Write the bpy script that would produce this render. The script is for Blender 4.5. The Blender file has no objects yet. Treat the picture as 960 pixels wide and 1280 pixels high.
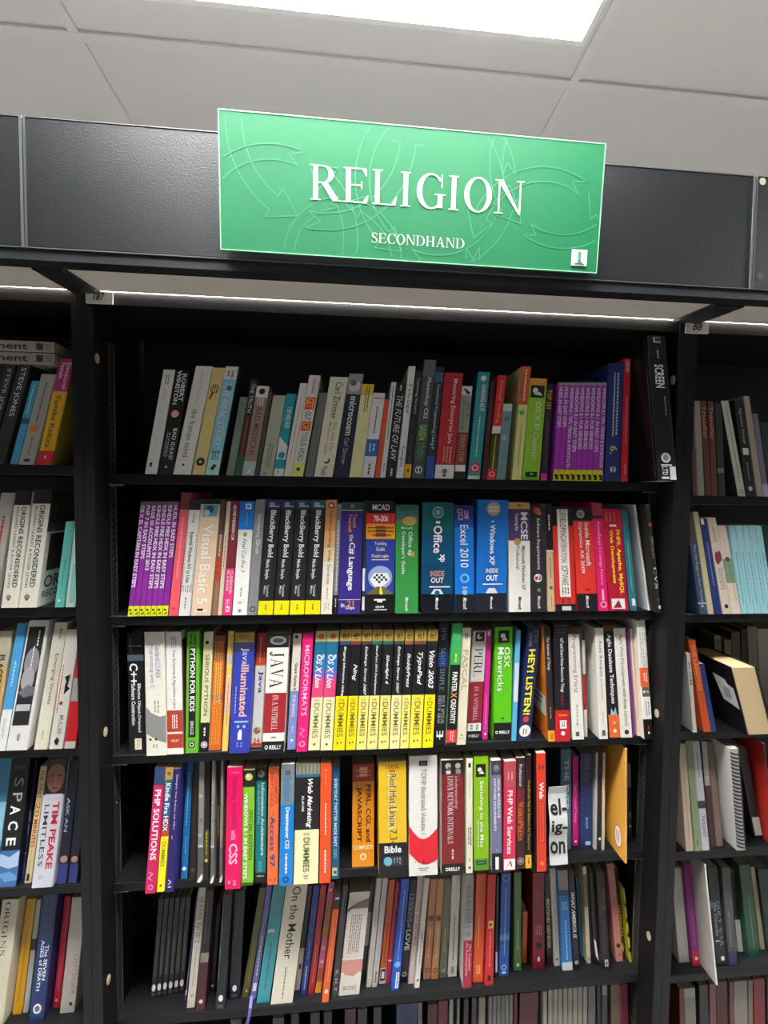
import bpy, math, random, re
from mathutils import Vector, Matrix
S = bpy.context.scene
# ------------------------------------------------------------------ camera model (960x1280 frame)
F = 525.5; CX, CY = 480.0, 640.0
D = 0.80; ZC = 1.50                       # camera stands 0.8 m in front of the post fronts (y = 0)
e1 = Vector((6250, 55, F)).normalized()   # world +x seen from the camera (x right, y down, z forward)
e2 = Vector((-44, -22, F)); e2 = (e2 - e1 * e2.dot(e1)).normalized()
e3 = e2.cross(e1).normalized()            # world down
def ray(px, py):
    v = Vector((px - CX, py - CY, F))
    return Vector((v.dot(e1), v.dot(e2), -v.dot(e3)))
def at(px, py, Y=0.0):
    r = ray(px, py); t = (Y + D) / r.y
    return Vector((r.x * t, Y, ZC + r.z * t))
def onz(px, py, z):
    r = ray(px, py); t = (z - ZC) / r.z
    return Vector((r.x * t, -D + r.y * t, z))
cam_d = bpy.data.cameras.new('camera'); cam = bpy.data.objects.new('camera', cam_d)
S.collection.objects.link(cam); S.camera = cam
cam_d.sensor_fit = 'HORIZONTAL'; cam_d.sensor_width = 36; cam_d.lens = 36 * F / 960
cam_d.clip_start = 0.01
cx = Vector((e1.x, e2.x, -e3.x)); cy = -Vector((e1.y, e2.y, -e3.y)); cz = -Vector((e1.z, e2.z, -e3.z))
M = Matrix((cx, cy, cz)).transposed().to_4x4(); M.translation = Vector((0, -D, ZC))
cam.matrix_world = M
# ------------------------------------------------------------------ light and exposure
S.view_settings.view_transform = 'Standard'; S.view_settings.look = 'None'
S.view_settings.exposure = 0.0; S.view_settings.gamma = 1; S.view_settings.use_curve_mapping = False
LAMP = 110.0        # emission of the ceiling panels' diffusers
STRIP = 30       # emission of the light strip under the header
wd = bpy.data.worlds.new('world'); S.world = wd; wd.use_nodes = True
wd.node_tree.nodes['Background'].inputs[0].default_value = (.8, .85, .9, 1)
wd.node_tree.nodes['Background'].inputs[1].default_value = 0.02
CEIL = ZC + 1.13
# ------------------------------------------------------------------ materials
MC = {}
GAIN = 1.0      # cover colour factor; brightens top-shelf covers to offset the header's shade
def lin(h):
    h = h.lstrip('#'); o = []
    for i in (0, 2, 4):
        c = int(h[i:i+2], 16) / 255
        o.append(c / 12.92 if c <= .04045 else ((c + .055) / 1.055) ** 2.4)
    return o
def mat(hexc, rough=.45, kind='plain', spec=.5, metal=0, emit=0):
    key = (hexc, rough, kind, spec, metal, emit, GAIN)
    if key in MC: return MC[key]
    m = bpy.data.materials.new(kind); m.use_nodes = True
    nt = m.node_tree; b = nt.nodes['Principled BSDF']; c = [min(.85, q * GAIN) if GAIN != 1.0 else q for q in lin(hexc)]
    b.inputs['Base Color'].default_value = (*c, 1); b.inputs['Roughness'].default_value = rough
    b.inputs['Specular IOR Level'].default_value = spec; b.inputs['Metallic'].default_value = metal
    if emit:
        b.inputs['Emission Color'].default_value = (*c, 1); b.inputs['Emission Strength'].default_value = emit
    N = lambda t: nt.nodes.new(t)
    L = nt.links.new
    if kind in ('cover', 'laminate', 'ceiling_tile', 'fascia', 'paper', 'concrete'):
        tc = N('ShaderNodeTexCoord'); nz = N('ShaderNodeTexNoise'); mx = N('ShaderNodeMix'); mx.data_type = 'RGBA'
        L(tc.outputs['Object'], nz.inputs['Vector'])
        sc, amt, bs = {'cover': (90, .12, .05), 'laminate': (40, .25, .05), 'ceiling_tile': (160, .05, .25),
                       'fascia': (420, .5, .5), 'paper': (200, .06, .02), 'concrete': (8, .2, .1)}[kind]
        nz.inputs['Scale'].default_value = sc; nz.inputs['Detail'].default_value = 4
        rp = N('ShaderNodeMapRange'); rp.inputs[1].default_value = .35; rp.inputs[2].default_value = .7
        rp.inputs[3].default_value = 0; rp.inputs[4].default_value = amt
        L(nz.outputs['Fac'], rp.inputs[0]); L(rp.outputs[0], mx.inputs[0])
        mx.inputs[6].default_value = (*c, 1)
        k = .6 if kind != 'laminate' else 1.6
        if kind == 'fascia': k = 1.5
        mx.inputs[7].default_value = (*[min(1, x * k) for x in c], 1)
        L(mx.outputs[2], b.inputs['Base Color'])
        bp = N('ShaderNodeBump'); bp.inputs['Strength'].default_value = bs; bp.inputs['Distance'].default_value = .001
        L(nz.outputs['Fac'], bp.inputs['Height']); L(bp.outputs[0], b.inputs['Normal'])
    if kind == 'page':      # leaf edges
        tc = N('ShaderNodeTexCoord'); wv = N('ShaderNodeTexWave'); wv.wave_type = 'BANDS'; wv.bands_direction = 'X'
        wv.inputs['Scale'].default_value = 500; wv.inputs['Distortion'].default_value = 1.5
        mx = N('ShaderNodeMix'); mx.data_type = 'RGBA'
        L(tc.outputs['Object'], wv.inputs['Vector']); L(wv.outputs['Fac'], mx.inputs[0])
        mx.inputs[6].default_value = (*c, 1); mx.inputs[7].default_value = (*[x * .75 for x in c], 1)
        L(mx.outputs[2], b.inputs['Base Color'])
    MC[key] = m
    return m
P = dict(rs='#b8432c', k='#17181a', K='#0c0c0d', w='#e9e8e2', W='#f6f5f0', c='#e6dfc0', C='#ddd3a6', g='#8f9190', G='#55585a', s='#b9bab6',
  r='#c8202a', R='#8e2329', rb='#e0402a', m='#5a1d2c', o='#e5662a', O='#f08a1c', oy='#f6a51c', y='#f7e01a', Y='#efe06a', yp='#f1e68c', gd='#c9a24a',
  n='#1d2347', b='#2350b4', B='#1878d0', bl='#4aa0dc', lb='#9cc8e0', i='#3e3690', p='#8e2f9c', lv='#8f8fd0', t='#17808c', T='#0c4a66', lt='#9cd4d4',
  gr='#3aa03c', Gr='#74b82a', lg='#9acb3a', dg='#1f4a36', pk='#e4156e', hp='#f0307e', sp='#f26a7e', pp='#c2277c', br='#6b4030', tan='#c9a46c', be='#e3c3a0',
  mv='#7a5a6a', ol='#7d7a34', ch='#3a3c40', sl='#4a5a78', gg='#a6ab98', sal='#c9867c', mar='#9b9a96', dk='#24262b', wr='#f3f1ea', gp='#cfd3c9')
def col(c):
    if c in P: return P[c]
    if c.startswith('#') and len(c) == 7: return c
    print('BADCOL', repr(c)); return '#ff00ff'
# ------------------------------------------------------------------ mesh helpers
class MB:
    def __init__(s): s.v = []; s.f = []; s.m = []; s.mats = []
    def mi(s, m):
        if m not in s.mats: s.mats.append(m)
        return s.mats.index(m)
    def add(s, vs, fs, m):
        o = len(s.v); k = s.mi(m); s.v += [tuple(v) for v in vs]
        for f in fs: s.f.append(tuple(i + o for i in f)); s.m.append(k)
    def box(s, x0, y0, z0, x1, y1, z1, m, bev=0):
        if bev <= 0:
            vs = [(x, y, z) for z in (z0, z1) for y in (y0, y1) for x in (x0, x1)]
            s.add(vs, [(0,2,3,1),(4,5,7,6),(0,1,5,4),(2,6,7,3),(0,4,6,2),(1,3,7,5)], m); return
        b = bev
        def ringz(z, i): return [(x0+b+i*-b if 0 else x0+(b if i else 0), y0+(b if i else 0), z), (x1-(b if i else 0), y0+(b if i else 0), z), (x1-(b if i else 0), y1-(b if i else 0), z), (x0+(b if i else 0), y1-(b if i else 0), z)]
        rings = [ringz(z0, 1), ringz(z0+b, 0), ringz(z1-b, 0), ringz(z1, 1)]
        vs = [p for r in rings for p in r]; fs = [(3,2,1,0), (12,13,14,15)]
        for k in range(3):
            for j in range(4):
                a = 4*k+j; c2 = 4*k+(j+1) % 4; fs.append((a, c2, c2+4, a+4))
        s.add(vs, fs, m)
    def prism(s, pts, y0, y1, m):         # polygon in xz, extruded along y
        n = len(pts); vs = [(x, y0, z) for x, z in pts] + [(x, y1, z) for x, z in pts]
        s.add(vs, [tuple(range(n)), tuple(range(2*n-1, n-1, -1))] + [(j, n+j, n+(j+1) % n, (j+1) % n) for j in range(n)], m)
    def build(s, name, parent=None, loc=None):
        me = bpy.data.meshes.new(name); me.from_pydata(s.v, [], s.f)
        for m in s.mats: me.materials.append(m)
        me.polygons.foreach_set('material_index', s.m); me.update()
        o = bpy.data.objects.new(name, me); S.collection.objects.link(o)
        if parent is not None: o.parent = parent
        if loc is not None: o.location = loc
        return o
def tag(o, label=None, cat=None, group=None, kind=None):
    if label: o['label'] = label
    if cat: o['category'] = cat
    if group: o['group'] = group
    if kind: o['kind'] = kind
    return o
def empty(name, loc, label=None, cat=None, group=None, kind=None):
    o = bpy.data.objects.new(name, None); S.collection.objects.link(o); o.location = loc; o.empty_display_size = .02
    return tag(o, label, cat, group, kind)
# ------------------------------------------------------------------ lettering
TC = {}
def text_mesh(body, bold, shear):
    key = (body, bold, shear)
    if key in TC: return TC[key]
    cu = bpy.data.curves.new('t', 'FONT'); cu.body = body; cu.resolution_u = 2; cu.fill_mode = 'FRONT'
    cu.size = 1; cu.offset = .022 if bold else .004; cu.shear = .3 if shear else 0
    ob = bpy.data.objects.new('t', cu); me = bpy.data.meshes.new_from_object(ob)
    vs = [(v.co.x, v.co.y) for v in me.vertices]; fs = [tuple(p.vertices) for p in me.polygons]
    bpy.data.objects.remove(ob); bpy.data.curves.remove(cu); bpy.data.meshes.remove(me)
    if vs:
        x0 = min(v[0] for v in vs); x1 = max(v[0] for v in vs); y0 = min(v[1] for v in vs); y1 = max(v[1] for v in vs)
        vs = [((x - x0) / (x1 - x0), (y - y0) / (y1 - y0)) for x, y in vs]; asp = (x1 - x0) / (y1 - y0)
    else: asp = 1
    TC[key] = (vs, fs, asp); return TC[key]
# a small serif alphabet, cap height 1
TK, TN, SF = .12, .045, .07
def _rc(x0, y0, x1, y1): return [(x0,y0),(x1,y0),(x1,y1),(x0,y1)]
def _st(x, t=TK, lo=1, hi=1):
    o = [_rc(x, 0, x+t, 1)]
    if lo: o.append(_rc(x-SF, 0, x+t+SF, .035))
    if hi: o.append(_rc(x-SF, .965, x+t+SF, 1))
    return o
def _ring(cx, cy, rx, ry, ix, iy, a0, a1, ox=0, n=22):
    A = [math.radians(a0 + (a1-a0)*k/n) for k in range(n+1)]; q = []
    for a, b in zip(A, A[1:]):
        q.append([(cx+rx*math.cos(a), cy+ry*math.sin(a)), (cx+rx*math.cos(b), cy+ry*math.sin(b)), (cx+ox+ix*math.cos(b), cy+iy*math.sin(b)), (cx+ox+ix*math.cos(a), cy+iy*math.sin(a))])
    return q
def _dg(x0, y0, x1, y1, t): return [(x0, y0), (x0+t, y0), (x1+t, y1), (x1, y1)]
def serif(ch):
    s = SF
    if ch == 'I': return _st(s), .36
    if ch == 'L': return _st(s, hi=1) + [_rc(s+TK, 0, .6, .04), [(.6,0),(.64,.26),(.61,.26),(.5,.03)]], .68
    if ch == 'E': return _st(s) + [_rc(s+TK,0,.6,.04), _rc(s+TK,.96,.58,1), _rc(s+TK,.49,.46,.53), [(.6,0),(.65,.24),(.62,.24),(.5,.03)], [(.58,1),(.6,.78),(.57,.78),(.48,.97)], _rc(.45,.4,.48,.62)], .69
    if ch == 'F': return _st(s) + [_rc(s+TK,.96,.58,1), _rc(s+TK,.49,.46,.53), [(.58,1),(.6,.76),(.57,.76),(.48,.97)], _rc(.45,.4,.48,.62)], .62
    if ch == 'T': return _st(.27, hi=0) + [_rc(.02,.96,.66,1), [(.02,1),(0,.76),(.03,.76),(.13,.97)], [(.66,1),(.68,.76),(.65,.76),(.55,.97)]], .7
    if ch == 'H': return _st(s) + _st(.56) + [_rc(s+TK,.49,.56,.53)], .82
    if ch == 'N': return [_rc(.1,0,.1+TN,1), _rc(.0,0,.24,.035), _rc(.0,.965,.2,1), [(.06,1),(.22,1),(.72,0),(.66,0)], _rc(.67,0,.67+TN,1), _rc(.58,.965,.8,1)], .84
    if ch == 'M': return [_rc(.1,0,.1+TN,1), _rc(.0,0,.24,.035), _rc(.0,.965,.2,1), [(.1,1),(.24,1),(.5,.0),(.45,0)], [(.74,1),(.8,1),(.5,0),(.45,0)], _rc(.76,0,.76+TK,1), _rc(.68,0,.98,.035), _rc(.76,.965,.98,1)], 1.02
    if ch == 'O': return _ring(.37,.5,.37,.52,.235,.475,0,360,n=32), .76
    if ch == 'Q': return _ring(.37,.5,.37,.52,.235,.475,0,360,n=32) + [[(.3,.02),(.42,.04),(.72,-.22),(.6,-.22)]], .78
    if ch == 'C': return _ring(.38,.5,.37,.52,.25,.475,38,322,ox=.02,n=28) + [_rc(.65,.62,.68,1), _rc(.64,.12,.67,.2)], .72
    if ch == 'G': return _ring(.38,.5,.37,.52,.25,.475,38,310,ox=.02,n=28) + [_rc(.65,.62,.68,1), _rc(.56,.03,.69,.42), _rc(.48,.4,.77,.435)], .8
    if ch == 'D': return _st(s) + _ring(.32,.5,.42,.5,.285,.465,-90,90), .8
    if ch == 'P': return _st(s) + _ring(.31,.735,.29,.265,.16,.23,-90,90) + [_rc(s+TK,.96,.32,1), _rc(s+TK,.47,.32,.505)], .64
    if ch == 'R': return _st(s) + _ring(.31,.745,.28,.255,.15,.22,-90,90) + [_rc(s+TK,.96,.32,1), _rc(s+TK,.49,.32,.525), [(.28,.5),(.43,.52),(.74,0),(.56,0)], _rc(.6,0,.8,.035)], .78
    if ch == 'B': return _st(s) + _ring(.3,.76,.25,.24,.12,.205,-90,90) + _ring(.3,.27,.3,.27,.165,.235,-90,90) + [_rc(s+TK,.965,.31,1), _rc(s+TK,0,.31,.035), _rc(s+TK,.5,.31,.54)], .66
    if ch == 'S': return _ring(.27,.75,.24,.27,.13,.225,25,270,n=18) + _ring(.27,.265,.26,.285,.14,.235,-155,90,n=18) + [_rc(.45,.7,.48,1.0), _rc(.03,0,.06,.3), [(.1,.62),(.24,.68),(.5,.38),(.36,.36)]], .58
    if ch == 'A': return [[(.08,0),(.12,0),(.4,.93),(.36,1)], [(.56,0),(.72,0),(.4,1),(.34,1)], _rc(.2,.32,.55,.36), _rc(.0,0,.22,.035), _rc(.48,0,.8,.035)], .8
    if ch == 'V': return [[(.66,1),(.62,1),(.36,.07),(.4,0)], [(.08,1),(.24,1),(.42,.1),(.38,0)], _rc(.0,.965,.34,1), _rc(.54,.965,.76,1)], .76
    if ch == 'W': return [[(.08,1),(.22,1),(.38,.1),(.34,0)], [(.56,1),(.52,1),(.32,0),(.36,0)], [(.44,1),(.58,1),(.74,.1),(.7,0)], [(.94,1),(.9,1),(.68,0),(.72,0)], _rc(.0,.965,.32,1), _rc(.82,.965,1.02,1)], 1.02
    if ch == 'U': return [_rc(.09,.3,.09+TK,1), _rc(.62,.3,.665,1), _rc(0,.965,.31,1), _rc(.53,.965,.75,1)] + _ring(.378,.32,.288,.34,.24,.28,180,360,n=16), .76
    if ch == 'J': return [_rc(.2,.2,.34,1), _rc(.1,.965,.44,1)] + _ring(.15,.17,.19,.3,.06,.2,200,360,n=10), .48
    if ch == 'K': return _st(s) + [[(.6,1),(.66,1),(.24,.42),(.2,.44)], [(.28,.55),(.4,.64),(.74,0),(.58,0)], _rc(.5,.965,.74,1), _rc(.5,0,.8,.035)], .8
    if ch == 'X': return [[(.06,1),(.22,1),(.7,0),(.54,0)], [(.62,1),(.66,1),(.16,0),(.12,0)], _rc(0,.965,.3,1), _rc(.5,.965,.74,1), _rc(.02,0,.26,.035), _rc(.46,0,.78,.035)], .78
    if ch == 'Y': return [_rc(.3,0,.44,.48), _rc(.22,0,.52,.035), [(.06,1),(.22,1),(.44,.45),(.3,.45)], [(.64,1),(.68,1),(.44,.45),(.38,.45)], _rc(0,.965,.3,1), _rc(.54,.965,.76,1)], .76
    if ch == 'Z': return [_rc(.04,.96,.62,1), _rc(.02,0,.64,.04), [(.46,.98),(.62,.98),(.2,.02),(.04,.02)], _rc(.03,.78,.06,1), _rc(.61,0,.64,.24)], .68
    return [], .3
def serif_mesh(body):
    key = ('serif', body)
    if key in TC: return TC[key]
    vs, fs, x = [], [], 0
    for ch in body:
        small = ch.islower()
        pl, adv = serif(ch.upper())
        k = .8 if small else 1
        for p in pl:
            o = len(vs); vs += [(x + a*k, b*k) for a, b in p]; fs.append(tuple(range(o, o+len(p))))
        x += (adv + .05) * k
    x -= .05
    vs = [(a/x, b) for a, b in vs]; TC[key] = (vs, fs, x); return TC[key]
def place_text(mb, body, v0, v1, colr, h, u, fl, W, H, y, k):
    """spine print; v measured from the top of a W x H panel, text runs down it (or across with flag h)"""
    vs, fs, asp = serif_mesh(body) if 's' in fl else text_mesh(body, 'b' in fl, 'i' in fl)
    m = mat(col(colr), .5, 'print')
    if 'h' in fl:      # across: h is the fraction of the width
        zt = H*(1-v0); zb = H*(1-v1); hw = W*h/2; out = [(W*u - hw + a*2*hw, zb + b*(zt-zb)) for a, b in vs]
    elif 'u' in fl:    # runs up the spine
        zt = H*(1-v0); zb = H*(1-v1); hh = W*h/2; out = [(W*u + hh - b*2*hh, zb + a*(zt-zb)) for a, b in vs]
    else:
        zt = H*(1-v0); zb = H*(1-v1); hh = W*h/2; out = [(W*u - hh + b*2*hh, zt - a*(zt-zb)) for a, b in vs]
    mb.add([(x + k*z, y, z) for x, z in out], fs, m)
def place_shape(mb, it, W, H, y, k):
    t = it[0]; a = it[1:]
    if t == '*c':     # circle v u r col
        v, u, r = map(float, a[:3]); n = 18; R_ = r*W
        p = [(W*u + R_*math.cos(2*math.pi*j/n), H*(1-v) + R_*math.sin(2*math.pi*j/n)) for j in range(n)]
    elif t == '*e':   # ellipse v u rx ry(in widths) col
        v, u, rx, ry = map(float, a[:4]); n = 18
        p = [(W*(u + rx*math.cos(2*math.pi*j/n)), H*(1-v) + ry*W*math.sin(2*math.pi*j/n)) for j in range(n)]
    elif t == '*q':   # rect v0 v1 u0 u1 col
        v0, v1, u0, u1 = map(float, a[:4]); p = [(W*u0, H*(1-v1)), (W*u1, H*(1-v1)), (W*u1, H*(1-v0)), (W*u0, H*(1-v0))]
    elif t == '*p':   # polygon u v pairs ... col
        q = [float(z) for z in a[0].split(',')]; p = [(W*q[j], H*(1-q[j+1])) for j in range(0, len(q), 2)]
    elif t == '*l':   # lines of tiny print: v0 v1 u0 u1 n col  -> n thin rules running down
        v0, v1, u0, u1 = map(float, a[:4]); n = int(a[4]); m = mat(col(a[5]), .5, 'print'); rnd = random.Random(hash(str(it)) & 255 if 0 else len(str(it)))
        for j in range(n):
            uc = u0 + (u1-u0)*(j+.5)/n; w2 = (u1-u0)/n*.22; z = H*(1-v0); ze = H*(1-v1)
            while z > ze + .002:
                L = rnd.uniform(.003, .008); z2 = max(ze, z-L)
                mb.add([(W*(uc-w2)+k*z2, y, z2), (W*(uc+w2)+k*z2, y, z2), (W*(uc+w2)+k*z, y, z), (W*(uc-w2)+k*z, y, z)], [(0,1,2,3)], m)
                z = z2 - .0015
        return
    mb.add([(x + k*z, y, z) for x, z in p], [tuple(range(len(p)))], mat(col(a[-1]), .5, 'print'))
# ------------------------------------------------------------------ a book
def make_book(X, Y, Z, W, H, k, dep, base, bands, items, hard=False, side=None, pages='#d8cfb4', gloss=.38, sides=None, forward=False, yaw=0, ky=0):
    root = empty('book', (X, Y, Z)); root.rotation_euler = (0, 0, yaw)
    t = min(.0022 if hard else .0007, W*.2); r = min(.0012 if not hard else .002, W*.25)
    prof = [(0, dep), (0, r), (r*.3, r*.3), (r, 0), (W-r, 0), (W-r*.3, r*.3), (W, r), (W, dep)]
    inn = [(t, dep), (t, max(r, t)), (t, t*1.01), (max(r, t), t), (W-max(r, t), t), (W-t, t*1.01), (W-t, max(r, t)), (W-t, dep)]
    if forward:      # fore edge towards the room
        prof = [(x, dep-y) for x, y in prof]; inn = [(x, dep-y) for x, y in inn]
    cuts = {0.0, 1.0}
    for b0, b1, c in bands: cuts |= {b0, b1}
    cuts = sorted(cuts); mb = MB(); bm = mat(col(base), gloss, 'cover'); sm = mat(col(side or base), gloss, 'cover'); n = 8
    vs = []
    for c in cuts:
        z = H*(1-c); vs += [(x + k*z, y, z) for x, y in prof] + [(x + k*z, y, z) for x, y in inn]
    def fl(f): return f[::-1] if forward else f
    base_i = len(mb.v); mb.v += vs
    def face(f, m): mb.f.append(fl(tuple(base_i+i for i in f))); mb.m.append(mb.mi(m))
    for ci, (c0, c1) in enumerate(zip(cuts, cuts[1:])):
        bmat = bm
        for b0, b1, c in bands:
            if b0 <= (c0+c1)/2 <= b1: bmat = mat(col(c), gloss, 'cover')
        a = ci*16; b = a+16
        for j in range(7):
            face((b+j, b+j+1, a+j+1, a+j), sm if j in (0, 6) else bmat)
            face((a+8+j, a+9+j, b+9+j, b+8+j), sm)
        face((a, a+8, b+8, b), sm); face((b+7, b+15, a+15, a+7), sm)
    e = (len(cuts)-1)*16
    for j in range(7):
        face((j, j+1, j+9, j+8), bm); face((e+8+j, e+9+j, e+j+1, e+j), bm)
    tip(mb, ky); mb.build('cover', root)
    pb = MB(); ins = .003 if hard else .0003; pm = mat(pages, .8, 'page'); y0, y1 = (t*1.05, dep - (.003 if hard else .0005))
    if forward: y0, y1 = dep-y1, dep-y0
    z0, z1 = ins, H-ins; xa, xb = t*1.02, W-t*1.02
    pv = [(x + k*z, y, z) for z in (z0, z1) for y in (y0, y1) for x in (xa, xb)]
    pb.add(pv, [(0,2,3,1),(4,5,7,6),(0,1,5,4),(2,6,7,3),(0,4,6,2),(1,3,7,5)], pm); tip(pb, ky); pb.build('page_block', root)
    if items:
        tb = MB(); y = -.00025; lay = 0
        for it in items:
            if it[0].startswith('*'): place_shape(tb, it, W, H, y - lay*.00004, k)
            else:
                body = it[0]; v0, v1 = float(it[1]), float(it[2]); c = it[3]
                h = float(it[4]) if len(it) > 4 and it[4] else .55; u = float(it[5]) if len(it) > 5 and it[5] else .5
                place_text(tb, body, v0, v1, c, h, u, it[6] if len(it) > 6 else '', W, H, y - lay*.00004, k)
            lay += 1
        tip(tb, ky); tb.build('lettering', root)
    for sd in ([sides] if sides and isinstance(sides, tuple) else (sides or [])):    # print on a side cover: ('L'/'R', items) panel dep wide, H high
        sb = MB(); lay = 0
        for it in sd[1]:
            if it[0].startswith('*'): place_shape(sb, it, dep, H, -lay*.00004, 0)
            else: place_text(sb, it[0], float(it[1]), float(it[2]), it[3], float(it[4]), float(it[5]), it[6], dep, H, -lay*.00004, 0)
            lay += 1
        nv = []
        for (x, y, z) in sb.v:
            nv.append((W + .0003 - y + k*z, x, z) if sd[0] == 'R' else (-.0003 + y + k*z, dep - x, z))
        sb.v = nv; tip(sb, ky); sb.build('cover_print', root)
    return root
def tip(mb, ky):      # books settle backwards a little on their shelves
    if ky: mb.v = [(x, y + ky*z, z) for x, y, z in mb.v]
ORD = ['first','second','third','fourth','fifth','sixth','seventh','eighth','ninth','tenth','eleventh','twelfth']
NUM = ['','one','two','three','four','five','six','seven','eight','nine','ten','eleven','twelve']
def parse(line):
    p = [q.strip() for q in line.split('|')]
    n = p[0].split(); d = dict(bl=float(n[0]), br=float(n[1]), tl=float(n[2]), yt=float(n[3]), yb=float(n[4]) if len(n) > 4 and n[4] != '-' else None)
    for o in n[5:]:
        kk, vv = o.split('='); d[kk] = vv
    d['base'] = p[1]; d['look'] = p[2]
    d['bands'] = []
    if len(p) > 3 and p[3]:
        for b in p[3].split(';'):
            r_, c = b.strip().split(':'); a, z = r_.split('-'); d['bands'].append((float(a), float(z), c))
    d['items'] = [tuple(x.strip() for x in it.split('~')) for it in p[4].split(' ; ')] if len(p) > 4 and p[4] else []
    return d
def shelf_books(text, zs, shelf_phrase, group, ydef, usey, ylo=0.0, yhi=.11, sidesmap=None, back=.187, ky=0, lim=None):
    L = [parse(l) for l in text.strip().split('\n') if l.strip()]
    for d in L:
        Y = float(d['Y']) if 'Y' in d else ydef
        if usey and d['yb'] and 'Y' not in d:
            Y = onz((d['bl']+d['br'])/2, d['yb'], zs).y; Y = min(max(Y, ylo), yhi)
        d['Yw'] = Y
        # pixel row of the shelf surface at this depth, then the spine corners in metres
        def rowx(px):
            lo, hi = 0, 2600
            for _ in range(30):
                mid = (lo+hi)/2
                if at(px, mid, Y).z > zs: lo = mid
                else: hi = mid
            return at(px, lo, Y).x
        d['x0'] = rowx(d['bl']); d['x1'] = rowx(d['br']); T = at(d['tl'], d['yt'], Y)
        for _ in range(4): T = at(d['tl'], d['yt'], Y + ky*(T.z - zs))
        d['h'] = T.z - zs; d['k'] = (T.x - d['x0'])/d['h']
    lx = (lim or 99) - .0026
    for d in L: d['x1'] -= .0002 + .008*(d['x1'] - d['x0'])
    for a, b in zip(L, L[1:]):          # neighbours touch but never share space
        if 'free' in b: continue
        if b['x0'] < a['x1'] + .0002:
            mid = (a['x1'] + b['x0'])/2
            if a['x1'] - b['x0'] < .6*min(a['x1']-a['x0'], b['x1']-b['x0']): a['x1'] = mid - .0001; b['x0'] = mid + .0001
            else: b['x0'] = a['x1'] + .0002; b['x1'] = max(b['x1'], b['x0'] + .004)
    for it in range(40):                # let the leans settle against each other
        for a, b in zip(L, L[1:]):
            if 'free' in b: continue
            hm = min(a['h'], b['h']); over = a['x1'] + a['k']*hm + .0002 - b['x0'] - b['k']*hm
            if over > 0:
                room = .05*(a['x1'] - a['x0']); cut = min(over, room if it == 0 else 0)
                a['x1'] -= cut; over -= cut
                a['k'] -= over/2/hm; b['k'] += over/2/hm
        for d in L:
            if 'free' not in d and d['x1'] + d['k']*d['h'] > lx: d['k'] = (lx - d['x1'])/d['h']
    nxt = None
    for d in reversed(L):
        if 'free' in d: continue
        if d['x1'] > lx: w_ = min(d['x1'] - d['x0'], .02 if d['x1']-d['x0'] < .02 else 9); d['x1'] = lx; d['x0'] = lx - w_
        if d['x1'] + d['k']*d['h'] > lx: d['k'] = (lx - d['x1'])/d['h']
        if nxt:
            if d['x1'] > nxt['x0'] - .0002:
                w_ = d['x1'] - d['x0']; d['x1'] = nxt['x0'] - .0002; d['x0'] = max(d['x0'] - .001, d['x1'] - w_)
                if d['x1'] - d['x0'] < .003: d['x0'] = d['x1'] - .003
            hm = min(d['h'], nxt['h']); need = (nxt['x0'] + nxt['k']*hm - .0002 - d['x1'])/hm
            if d['k'] > need: d['k'] = need
        nxt = d
    cnt = {}
    for d in L: cnt[d['look']] = cnt.get(d['look'], 0) + 1
    seen = {}
    for i, d in enumerate(L):
        W = d['x1'] - d['x0']; dep = min(float(d.get('dep', .15)), back - d['Yw'] - .002 - ky*d['h'])
        sides = (sidesmap or {}).get(d['look'])
        root = make_book(d['x0'], d['Yw'], zs + .0002, W, d['h'], d['k'], dep, d['base'], d['bands'], d['items'],
                         hard='hard' in d, side=d.get('side'), gloss=float(d.get('gl', .38)), sides=sides, forward='fwd' in d, ky=ky)
        lk = d['look']
        if cnt[lk] > 1:
            seen[lk] = seen.get(lk, 0) + 1
            pl = re.sub(r'(paperback|magazine|classic|book top|magazine top)(?! top)', r'\1s', lk, count=1)
            lab = f"{ORD[seen[lk]-1]} from left of {NUM[cnt[lk]]} {pl}, {shelf_phrase}"
        else: lab = f"{lk}, {shelf_phrase}"
        tag(root, lab, 'book', group)
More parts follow.
